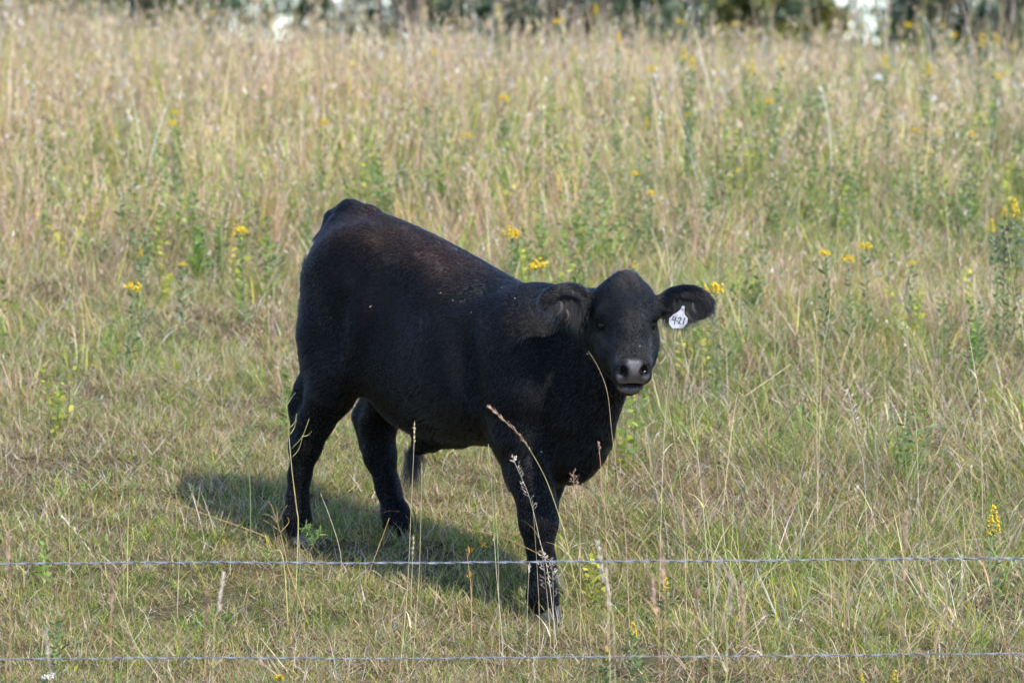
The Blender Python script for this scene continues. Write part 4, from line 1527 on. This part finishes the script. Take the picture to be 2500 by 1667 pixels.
# ---- single grass stems in front of and beside the calf
def plume(path, mat_p, root, kind, r):
    vs, fs = [], []
    n = len(path)
    if kind == 'spike':
        for k in range(34):
            t = r.uniform(.84, 1.0); q = path[min(n - 1, int(t * (n - 1)))] + r.normal(0, .0012, 3)
            dv = path[-1] - path[-3]
            leaf_faces(q, unit(dv) + r.normal(0, .25, 3), r.uniform(.008, .014), .003, r, vs, fs)
    elif kind == 'panicle':
        for k in range(15):
            t = .55 + .45 * k / 15; i = min(n - 2, int(t * (n - 1))); q = path[i]
            dv = unit(path[i + 1] - path[i]) + np.array((r.choice((-1, 1)) * .8, r.normal(0, .4), -.1))
            ln = .035 * (1.2 - t)
            for j in range(4):
                leaf_faces(q + unit(dv) * ln * (j + 1) / 4 + r.normal(0, .002, 3), dv + r.normal(0, .4, 3), r.uniform(.009, .014), .0035, r, vs, fs)
            tv, tf = tube([q, q + unit(dv) * ln], .0006, .0004, 3)
            b0 = len(vs); vs += tv; fs += [tuple(b0 + x for x in f) for f in tf]
    elif kind == 'feather':
        for k in range(60):
            t = r.uniform(.62, 1.0); i = min(n - 2, int(t * (n - 1))); q = path[i] + r.normal(0, .001, 3)
            dv = unit(path[i + 1] - path[i]) * 1.0 + r.normal(0, .22, 3)
            leaf_faces(q, dv, r.uniform(.014, .026), .004, r, vs, fs)
    if vs:
        mesh_obj('seed_head', vs, fs, mat_p, root)


def stem(px, d, label, group, mat_s, r0=.0017, head=None, mat_p=None, base_u=None, leaves=0, seed=0):
    """px: points of the stem in photo pixels from the top down; rooted in the ground at depth d"""
    r = np.random.default_rng(seed + 900)
    if d is None:            # a stalk that lies: rooted where its lower end meets the ground
        d = depth_for(px[-1][0], px[-1][1] + 6, 0.0)
    u_b = base_u if base_u is not None else px[-1][0]
    gp = at(u_b, row_of_ground(u_b, d), d)
    base = np.array((gp[0], gp[1], float(ground_z(gp[0], gp[1])) - .01))
    pts = [base] + [at(u, v, d) for (u, v) in px[::-1] if at(u, v, d)[2] > base[2] + .03]
    pts = [pts[0]] + [p + np.array((0, .03 * math.sin(1.3 * i + seed), 0)) for i, p in enumerate(pts[1:], 1)]
    path = spline(pts, 6 * len(pts)) - base
    root = empty('grass_stem', tuple(base), label, 'grass stem', group)
    v_, f_ = tube(path, r0 * .8, r0 * .36, 5)
    mesh_obj('stem', v_, f_, mat_s, root)
    if head:
        plume(path, mat_p or M_plume, root, head, r)
    if leaves:
        vs, fs = [], []
        for k in range(leaves):
            q = path[int(len(path) * r.uniform(.08, .55))]
            a = r.uniform(0, 6.283)
            p = q.copy(); ang = r.uniform(.3, .7); ln = r.uniform(.10, .22); w = r.uniform(.004, .007)
            sd_ = np.array((-math.sin(a), math.cos(a), 0)); b0 = len(vs)
            for j in range(6):
                ww = w * (1 - j / 5) * .5 + .0002
                vs += [p - sd_ * ww, p + sd_ * ww]
                ang += r.uniform(.15, .4)
                p = p + ln / 5 * np.array((math.cos(a) * math.sin(ang), math.sin(a) * math.sin(ang), math.cos(ang)))
            fs += [(b0 + 2 * j, b0 + 2 * j + 1, b0 + 2 * j + 3, b0 + 2 * j + 2) for j in range(5)]
        tag(mesh_obj('leaf_blade', vs, fs, mat_s, root), kind='stuff')
    return root


ST = 'grass stems in front of the calf'
stem([(1012, 1028), (1010, 1110), (1003, 1260), (994, 1440), (978, 1660)], -1.05, 'straw stem with slim seed spike before the calf\'s belly', ST, M_stem_straw, .0017, 'spike', M_stem_straw, 974, 1, 1)
stem([(1030, 1128), (1028, 1260), (1022, 1420), (1008, 1660)], -1.0, 'bare straw stem right of the seed spike before the belly', ST, M_stem_straw, .0014, None, None, 1005, 0, 2)
stem([(1010, 1305), (1006, 1400), (1003, 1520)], -.85, 'short straw stem between the hind and front legs', ST, M_stem_straw, .0014, 'spike', M_stem_straw, 1001, 1, 3)
stem([(1195, 995), (1228, 1022), (1278, 1075), (1328, 1160), (1362, 1250), (1385, 1330)], -.80, 'arching stem with pale brush tip across the calf\'s foreleg', ST, M_stem_yell, .0019, 'feather', M_plume_red, 1440, 2, 4)
stem([(1250, 1108), (1262, 1140), (1288, 1200), (1305, 1260), (1318, 1320), (1338, 1400)], -.78, 'nodding oat-like panicle shining white against the foreleg', ST, M_stem_pale, .0016, 'panicle', M_plume, 1362, 1, 5)
stem([(1300, 1220), (1305, 1290), (1312, 1400), (1316, 1480)], -.80, 'second thin stem beside the white panicle on the foreleg', ST, M_stem_straw, .0012, None, None, 1318, 0, 6)
stem([(1437, 858), (1462, 900), (1483, 960), (1494, 1060), (1510, 1180), (1528, 1320)], -.90, 'pale thin stem rising across the calf\'s chest to its jaw', ST, M_stem_straw, .0011, None, None, 1540, 0, 7)
stem([(1462, 1078), (1466, 1130), (1475, 1220), (1480, 1340)], -.86, 'stem with dark red tip below the calf\'s brisket', ST, M_stem_red, .0016, 'spike', M_plume_red, 1484, 1, 9)
stem([(1400, 1150), (1403, 1200), (1415, 1290)], -.80, 'dull grey seed stem under the brisket', ST, M_stem_straw, .0013, 'panicle', M_plume_red, 1418, 1, 10)
stem([(1192, 1082), (1200, 1180), (1206, 1300), (1212, 1400), (1226, 1560)], -.95, 'pale straight stem left of the foreleg', ST, M_stem_pale, .0015, None, None, 1228, 0, 11)
stem([(1205, 1120), (1210, 1240), (1216, 1360)], -.90, 'thin straw stem close beside the pale one left of the foreleg', ST, M_stem_straw, .0011, None, None, 1220, 0, 12)
stem([(1322, 1340), (1330, 1400), (1340, 1500)], -.82, 'grey seed stem crossing the near front hoof', ST, M_stem_pale, .0013, 'panicle', M_plume, 1346, 1, 13)
stem([(1345, 1360), (1350, 1420), (1352, 1510)], -.82, 'slender grey seed stem right of the near front hoof', ST, M_stem_pale, .0012, 'panicle', M_plume, 1354, 1, 14)
stem([(1293, 1375), (1290, 1420), (1287, 1500)], -.80, 'short seed stem left of the near front hoof', ST, M_stem_pale, .0012, 'spike', M_plume, 1286, 0, 15)
stem([(1140, 1290), (1220, 1310), (1300, 1345), (1370, 1385), (1420, 1440)], -.80, 'orange dry stem bowed low across the front shin', ST, M_stem_orange, .0018, None, None, 1450, 0, 16)
RS = 'grass stems right of the calf'
stem([(1617, 545), (1627, 600), (1638, 690), (1650, 800), (1636, 900), (1625, 1010), (1618, 1150), (1612, 1330)], -.45, 'long pale stem rising behind the tagged ear', RS, M_stem_pale, .0016, 'spike', M_plume, 1610, 1, 17)
stem([(1640, 560), (1641, 640), (1643, 720), (1658, 800), (1678, 900), (1690, 980), (1705, 1120), (1722, 1300)], -.45, 'long pale stem leaning away below the ear tag', RS, M_stem_pale, .0017, None, None, 1736, 1, 18)
stem([(1598, 870), (1620, 950), (1650, 1090), (1668, 1250)], -.55, 'straight straw stem right of the calf\'s muzzle', RS, M_stem_straw, .0014, None, None, 1678, 1, 19)
stem([(1575, 930), (1605, 985), (1640, 1040), (1690, 1150), (1730, 1290)], -.50, 'yellowing leaf stem slanting below the calf\'s chin', RS, M_stem_yell, .0020, None, None, 1750, 3, 20)
stem([(1930, 890), (1880, 925), (1820, 965), (1795, 985)], .65, 'broken straw stalk leaning in the grass right of the head', RS, M_stem_straw, .0030, None, None, 1760, 0, 21)
stem([(2052, 476), (2048, 560), (2035, 660), (2022, 780), (2005, 900)], .60, 'tall thin straw stem right of the three goldenrods', RS, M_stem_straw, .0017, 'spike', M_plume, 1995, 1, 22)
stem([(2338, 622), (2350, 690), (2365, 800), (2380, 900), (2392, 1000)], .45, 'pale tipped stem in the right field left of the edge clump', RS, M_stem_pale, .0017, 'spike', M_plume, 2400, 1, 23)
stem([(2446, 535), (2462, 600), (2480, 720), (2500, 830)], .75, 'thin pale stem in front of the right edge clump', RS, M_stem_pale, .0015, None, None, 2516, 0, 24)
stem([(2198, 785), (2212, 820), (2222, 900), (2232, 1000), (2240, 1080)], .30, 'nodding oat stem in the middle of the right field', RS, M_stem_pale, .0014, 'panicle', M_plume, 2246, 1, 25)
stem([(1985, 755), (1992, 800), (1994, 880), (1995, 980)], .40, 'straight brown seed stem in the right field', RS, M_stem_straw, .0015, 'spike', M_stem_straw, 1996, 1, 26)
stem([(2072, 950), (2080, 1000), (2090, 1060), (2110, 1160)], .0, 'pale dotted seed stem low in the right field', RS, M_stem_pale, .0014, 'panicle', M_plume, 2120, 0, 27)
stem([(2316, 1060), (2340, 1150), (2365, 1250), (2385, 1330), (2420, 1450), (2470, 1660)], -1.0, 'long reddish stem slanting down to the lower right corner', RS, M_stem_red, .0018, None, None, 2478, 1, 28)
stem([(1800, 1000), (1850, 1110), (1885, 1220), (1905, 1330), (1930, 1400)], -.45, 'yellow green stalk right of the foreleg above the wire', RS, M_stem_yell, .0018, None, None, 1935, 2, 29)
stem([(1790, 1020), (1792, 1150), (1790, 1280), (1780, 1420)], -.50, 'upright greenish stem near the middle of the lower right', RS, M_stem_yell, .0017, None, None, 1775, 1, 30)
stem([(2060, 1120), (2058, 1230), (2060, 1340), (2062, 1480)], -.80, 'orange-yellow upright stem crossing the upper wire at the right', RS, M_stem_orange, .0016, None, None, 2063, 0, 31)
stem([(1612, 1140), (1660, 1240), (1720, 1330), (1790, 1400)], -.6, 'straw stem slanting down to the right under the chin', RS, M_stem_straw, .0016, None, None, 1810, 0, 32)
stem([(2400, 1315), (2330, 1322), (2250, 1355), (2180, 1390), (2130, 1430)], None, 'broad dry leaf bowed along the upper wire at the right', RS, M_stem_yell, .0026, None, None, 2112, 0, 33)
FS = 'blurred reddish grass by the fence'
k = 0
for (u, v, ub, mt, lab) in ((1592, 1400, 1618, M_stem_red, 'reddish bluestem by the fence, leftmost of the blurred clump'), (1615, 1330, 1628, M_stem_red, 'second blurred reddish stem of the clump by the fence'),
                            (1760, 1360, 1728, M_stem_straw, 'tallest pale stem of the blurred clump by the fence'), (1704, 1400, 1690, M_stem_red, 'orange stem left of the tallest pale one by the fence'),
                            (1785, 1410, 1770, M_stem_straw, 'blurred straw stem right of the tallest pale one'), (1460, 1320, 1500, M_stem_straw, 'long blurred straw stem slanting by the front hoof to the lower wire'),
                            (1480, 1390, 1510, M_stem_straw, 'second blurred straw stem slanting to the lower wire'), (2215, 1250, 2200, M_stem_red, 'blurred reddish plume stem crossing both wires at the right'),
                            (272, 1395, 270, M_stem_red, 'reddish upright stem crossing the lower wire at the left'), (505, 1430, 497, M_stem_red, 'blurred reddish plume left of the calf\'s hind feet'),
                            (115, 1530, 130, M_stem_straw, 'straw stem at the lower left corner'), (22, 1300, 25, M_stem_red, 'thin dark stem at the far left edge'), 
                            (545, 1395, 510, M_stem_straw, 'thin straw stem leaning right by the reddish plume'), (1812, 1430, 1820, M_stem_red, 'last reddish stem at the right of the blurred clump')):
    k += 1
    stem([(u, v), (u * .7 + ub * .3, v + 90), (u * .35 + ub * .65, v + 190)], -3.4 - .25 * (k % 3), lab, FS, mt, .0018, 'feather', M_plume_red if mt is M_stem_red else M_plume, ub, 2, 40 + k)
stem([(145, 1255), (180, 1290), (210, 1330), (260, 1410), (290, 1470), (330, 1570), (395, 1660)], -1.2, 'long pale brome stem leaning left across both wires', 'grass stems left of the calf', M_stem_straw, .0017, 'feather', M_plume, 410, 1, 60)
stem([(158, 1150), (166, 1220), (170, 1300)], -.2, 'short pale stem in the turf at the left', 'grass stems left of the calf', M_stem_straw, .0015, None, None, 172, 0, 61)
stem([(275, 1155), (285, 1220), (300, 1380)], -.4, 'thin reddish stem in the turf at the left', 'grass stems left of the calf', M_stem_red, .0014, None, None, 302, 0, 62)
stem([(462, 1230), (450, 1290), (437, 1370)], -.4, 'thin pale stem leaning right, left of the hind feet', 'grass stems left of the calf', M_stem_pale, .0012, None, None, 432, 0, 63)
stem([(795, 1405), (700, 1400), (600, 1425), (480, 1440)], None, 'orange dry stalk lying low below the hind feet', 'grass stems left of the calf', M_stem_orange, .0018, None, None, 455, 0, 64)
stem([(950, 1265), (930, 1320), (900, 1400), (870, 1480)], -.6, 'orange stalk slanting between the calf\'s legs', 'grass stems left of the calf', M_stem_orange, .0019, None, None, 850, 0, 65)
stem([(782, 1205), (805, 1260), (830, 1340)], -.1, 'pale stalk slanting behind the orange one between the legs', 'grass stems left of the calf', M_stem_pale, .0016, None, None, 838, 0, 66)


# ---- branching weeds by the hind foot
def weed(pxs, d, label, mat_s, mat_l, seed, tufted=None, base_u=None):
    r = np.random.default_rng(seed)
    main = pxs[0]
    ub = base_u or main[-1][0]
    if d is None:
        d = depth_for(ub, main[-1][1] + 12, 0.0)
    gp = at(ub, row_of_ground(ub, d), d)
    base = np.array((gp[0], gp[1], float(ground_z(gp[0], gp[1])) - .01))
    root = empty('field_weed', tuple(base), label, 'weed', 'branching weeds beside the hind foot')
    pts = [base] + [at(u, v, d) for u, v in main[::-1]]
    path = spline(pts, 20) - base
    v_, f_ = tube(path, .0024, .0010)
    mesh_obj('stem', v_, f_, mat_s, root)
    for br in pxs[1:]:
        p2 = spline([at(u, v, d + .01 * r.normal()) for u, v in br], 8) - base
        v_, f_ = tube(p2, .0013, .0006, 4)
        mesh_obj('branch', v_, f_, mat_s, root)
    if tufted:
        vs, fs = [], []
        for (u, v, s, n) in tufted:
            c = at(u, v, d) - base
            for k in range(n):
                dv = np.array((r.normal(), r.normal(), r.normal(.35, .7)))
                leaf_faces(c + r.normal(0, s * .25, 3), dv, s * r.uniform(.5, 1.1), .0028, r, vs, fs)
        tag(mesh_obj('leaves', vs, fs, mat_l, root), kind='stuff')
    return root


weed([[(700, 990), (704, 1050), (713, 1150), (724, 1240), (728, 1290)], [(700, 990), (712, 970), (722, 958)], [(706, 1045), (720, 1030), (724, 1010)], [(712, 1095), (738, 1065), (755, 1022)],
      [(738, 1065), (752, 1062), (761, 1052)], [(714, 1115), (730, 1095), (740, 1060)], [(708, 1060), (718, 1045), (724, 1025)]], -.30,
     'tall bare branching weed standing before the near hind leg', M_stem_yell, M_leaf_green, 71, None, 720)
weed([[(678, 1278), (690, 1320), (700, 1370), (708, 1400)], [(678, 1278), (660, 1258), (640, 1255)], [(678, 1278), (665, 1240), (655, 1222)], [(678, 1278), (676, 1245), (672, 1235)], [(678, 1278), (690, 1250), (702, 1232)],
      [(682, 1295), (655, 1275), (642, 1268)], [(684, 1300), (705, 1275), (702, 1262)]], -.55,
     'yellow forked weed skeleton at the near hind hoof', M_stem_orange, M_leaf_green, 72, None, 760)
weed([[(762, 1312), (750, 1340), (735, 1365)]], -.5, 'bright green feathery weed beside the near hind hoof', M_stem_green, M_leaf_bright, 73, [(750, 1295, .035, 60), (780, 1305, .030, 50), (765, 1318, .028, 36)], 722)
weed([[(625, 1330), (660, 1345), (690, 1360)]], -.55, 'low yellow-green feathery weed left of the hind hoof', M_stem_yell, M_leaf_bright, 74, [(618, 1330, .026, 36), (645, 1352, .026, 40)], 705)
weed([[(400, 1220), (440, 1232), (520, 1262), (600, 1290), (650, 1312)], [(440, 1232), (428, 1200), (432, 1190)], [(440, 1232), (420, 1215), (410, 1205)], [(500, 1250), (480, 1225), (462, 1190)]], None,
     'orange stalk of a fallen weed left of the hind feet', M_stem_orange, M_leaf_green, 75, [(470, 1198, .03, 26), (505, 1272, .018, 16)], 660)
weed([[(318, 1165), (316, 1230), (312, 1300)]], -.3, 'tall thin-leaved weed in the turf at the left', M_stem_yell, M_leaf_bright, 76, [(320, 1190, .035, 40), (345, 1225, .03, 30), (318, 1250, .026, 26)], 310)
weed([[(1140, 1350), (1146, 1400), (1150, 1440)]], -.7, 'orange-leaved weed between the belly and the foreleg', M_stem_orange, M_orange_leaf, 77, [(1148, 1345, .022, 16), (1180, 1330, .020, 14), (1146, 1405, .020, 14)], 1152)
weed([[(590, 1090), (600, 1130), (610, 1180)]], .35, 'dark green feathery weed left of the hock', M_stem_green, M_leaf_green, 78, [(585, 1075, .04, 50), (612, 1050, .04, 40), (600, 1120, .035, 40)], 612)

M_leaf_dusk = plain_mat('leaf_blue_green', (.15, .21, .14), trans=.35)
weed([[(2470, 520), (2468, 580), (2462, 640)], [(2465, 600), (2440, 570), (2428, 555)], [(2466, 610), (2490, 570), (2498, 550)]], depth_for(2460, 500, .62), 'bushy blue-green weed carrying the yellow blooms at the right edge', M_stem_green, M_leaf_dusk, 79,
     [(2435, 590, .06, 90), (2470, 560, .06, 90), (2495, 590, .06, 90), (2450, 635, .06, 90), (2488, 640, .06, 90)], 2462)['group'] = 'bushy weeds of the meadow'
m_white, N_, L_, B_ = new_mat('aster_white')
B_.inputs['Base Color'].default_value = (.74, .73, .72, 1); B_.inputs['Roughness'].default_value = .8
_yellow = m_petal
m_petal = m_white
for (u, v, hg, sz, lab) in ((117, 1648, .08, .034, 'small white flower head at the lower left below the wire'), (2143, 188, .42, .05, 'pale white bloom in the meadow below the right sky gap'),
                            (2278, 240, .40, .035, 'small white bloom right of the pale one in the upper right meadow'), (318, 288, .36, .032, 'small white bloom in the upper left meadow')):
    goldenrod(u, v, hg, sz, 'flat', lab, 'white blooms', int(u), None, .5).name = 'white_wildflower'
m_petal = _yellow
# ================================================================== shrubs and trees beyond the crest
M_bark = plain_mat('bark', (.14, .12, .105), .9, .4, 12)


def leafcloud_material(name, c0, c1):
    m, N, L, B = new_mat(name)
    a = N.new('ShaderNodeAttribute'); a.attribute_name = 'col'
    L.new(a.outputs['Color'], B.inputs['Base Color'])
    B.inputs['Roughness'].default_value = .55; B.inputs['Specular IOR Level'].default_value = .25
    t = N.new('ShaderNodeBsdfTranslucent'); L.new(a.outputs['Color'], t.inputs['Color'])
    ms = N.new('ShaderNodeMixShader'); ms.inputs[0].default_value = .28
    L.new(B.outputs[0], ms.inputs[1]); L.new(t.outputs[0], ms.inputs[2]); L.new(ms.outputs[0], N['Material Output'].inputs['Surface'])
    return m


M_crown = leafcloud_material('tree_leaves', None, None)
TREE_PAL = {'grey': np.array([(.11, .16, .095), (.15, .20, .125), (.085, .125, .07), (.20, .25, .165)]),
            'dark': np.array([(.055, .095, .04), (.075, .125, .045), (.045, .075, .03), (.10, .155, .06)]),
            'yellow': np.array([(.16, .17, .04), (.22, .20, .04), (.11, .14, .035), (.26, .21, .05)])}


def tree(u, d, hgt, wid, low, pal, n, label, seed, name='tree'):
    """trunk with limbs; crown of leaf clumps from height `low` up"""
    r = np.random.default_rng(seed)
    P0 = at(u, 833.5, d)
    base = np.array((P0[0], P0[1], float(ground_z(P0[0], P0[1])) - .05))
    root = empty(name, tuple(base), label, 'tree' if name == 'tree' else 'shrub', 'trees beyond the crest')
    vs, fs = [], []
    top = np.array((r.normal(0, .15), r.normal(0, .15), hgt * .8))
    path = spline([np.zeros(3), np.array((r.normal(0, .08), r.normal(0, .08), hgt * .35)), top], 10)
    v_, f_ = tube(path, .045 * hgt / 3, .012, 7)
    vs += v_; fs += f_
    cl = []
    for k in range(int(14 + hgt * 5)):
        z = low + (hgt - low) * r.random() ** .9
        a = r.uniform(0, 6.283)
        prof = math.sin(math.pi * min(1, .18 + .78 * (z - low) / (hgt - low))) ** .6
        q = wid * prof * math.sqrt(r.uniform(.15, 1))
        c = np.array((q * math.cos(a), q * math.sin(a), z))
        cl.append((c, wid * r.uniform(.22, .42)))
        s_ = path[min(9, int(9 * max(.15, (z * .7) / hgt)))]
        lv, lf = tube(spline([s_, s_ * .5 + c * .5 + (0, 0, .08), c], 5), .014 * hgt / 3, .004, 4)
        b0 = len(vs); vs += lv; fs += [tuple(b0 + x for x in f) for f in lf]
    mesh_obj('trunk', vs, fs, M_bark, root)
    per = n // len(cl)
    B_ = Blades()
    for c, R in cl:
        dv = unit(r.normal(0, 1, (per, 3)))
        q = c + dv * (R * r.random((per, 1)) ** .45) * np.array((1, 1, .8))
        q[:, 2] = np.maximum(q[:, 2], low * .6)
        col = TREE_PAL[pal][r.integers(0, 4, per)] * r.uniform(.75, 1.25) * r.uniform(.8, 1.2, (per, 1))
        B_.bits(q, dv + r.normal(0, .8, (per, 3)), r.uniform(.07, .14, per), r.uniform(.035, .07, per), col)
    tag(B_.obj('crown', M_crown, root))
    return root


TREES = [  # column, depth, height, half width, lowest leaves, palette, leaves, label
    (300, 27, 2.6, .9, .2, 'dark', 4200, 'dark leafy shrub beyond the crest at the upper left'),
    (400, 30, 3.0, .36, .3, 'dark', 3600, 'dark shrub just left of the upper left sky gap'),
    (815, 28, 2.8, .40, .2, 'dark', 4200, 'dark shrub just right of the upper left sky gap'),
    (1050, 30, 3.4, .9, .3, 'grey', 4200, 'grey-green tree above the calf\'s back, left of the middle'),
    (1260, 28, 3.0, .9, .2, 'dark', 4200, 'dark shrub above the calf\'s neck'),
    (1432, 27, 4.2, .55, 1.6, 'grey', 2600, 'slim tree with a bare grey trunk above the calf\'s poll'),
    (1570, 31, 3.2, .9, .2, 'dark', 4200, 'dark shrub above the tagged ear'),
    (1750, 28, 2.6, .85, .15, 'grey', 4600, 'silvery shrub at the upper middle right'),
    (1880, 26, 1.9, .45, .1, 'yellow', 2400, 'yellowing shrub in front of the silvery one'),
    (1990, 29, 2.6, .40, .15, 'yellow', 2600, 'olive yellow shrub left of the right sky gap'),
    (2325, 29, 3.2, .60, .1, 'grey', 4800, 'grey-green shrub right of the right sky gap'),
    (2470, 27, 3.4, .95, .1, 'dark', 5200, 'dark glossy shrub in the upper right corner'),
    (120, 33, 3.2, 1.2, .3, 'dark', 3600, 'dark shrub behind the tall grass in the upper left corner'),
    (40, 38, 4.6, 1.5, .2, 'dark', 6500, 'large dark tree behind the upper left corner'),
    (300, 40, 4.4, .95, .2, 'dark', 5600, 'large dark tree behind the shrubs left of the upper left sky gap'),
    (960, 38, 4.4, .95, .2, 'dark', 5600, 'large dark tree behind the shrubs right of the upper left sky gap'),
    (1180, 41, 4.6, 1.5, .2, 'grey', 5600, 'large grey-green tree behind the shrubs above the calf\'s neck'),
    (1420, 39, 4.6, 1.4, .2, 'dark', 5600, 'large dark tree behind the slim grey trunk'),
    (1690, 41, 4.6, 1.5, .2, 'dark', 5600, 'large dark tree behind the silvery shrub'),
    (1880, 38, 4.2, .66, .2, 'dark', 5000, 'dark tree left of the right sky gap behind the yellow shrubs'),
    (2520, 39, 4.4, 1.1, .2, 'dark', 6000, 'large dark tree behind the upper right corner'),
    (505, 40, 5.6, 1.3, 3.05, 'dark', 3600, 'tall tree whose foliage closes the upper left sky gap from above'),
    (2200, 40, 5.6, 1.2, 2.85, 'grey', 3400, 'tall grey-green tree whose foliage hangs over the right sky gap'),
    (560, 31, 1.75, .42, .1, 'dark', 2600, 'low dark bush under the upper left sky gap'),
    (740, 33, 2.1, .40, .1, 'dark', 2600, 'low dark bush between the upper left sky gap and the next shrub'),
    (2035, 31, 1.9, .36, .1, 'grey', 2400, 'low grey-green bush at the left foot of the right sky gap'),
    (2190, 32, 2.0, .42, .1, 'dark', 2600, 'low dark bush at the right foot of the right sky gap'),
    (190, 29, 2.8, .6, .15, 'dark', 3200, 'green shrub second from the upper left corner'),
    (1130, 33, 3.2, .7, .1, 'dark', 3400, 'dark shrub between the two grey-green trees'),
    (1650, 33, 3.2, .7, .1, 'dark', 3400, 'dark shrub left of the silvery one'),
    (-330, 37, 4.4, 1.5, .2, 'dark', 4200, 'dark tree beyond the crest just outside the upper left corner'),
    (2650, 36, 4.4, 1.4, .2, 'dark', 4600, 'dark tree at the far right just beyond the corner'),
]
for k, (u, d, hg, wd, lw, pal, n, lab) in enumerate(TREES):
    tree(u, d, hg, wd, lw, pal, int(n * 1.35), lab, 300 + k, 'shrub' if 'shrub' in lab else 'tree')
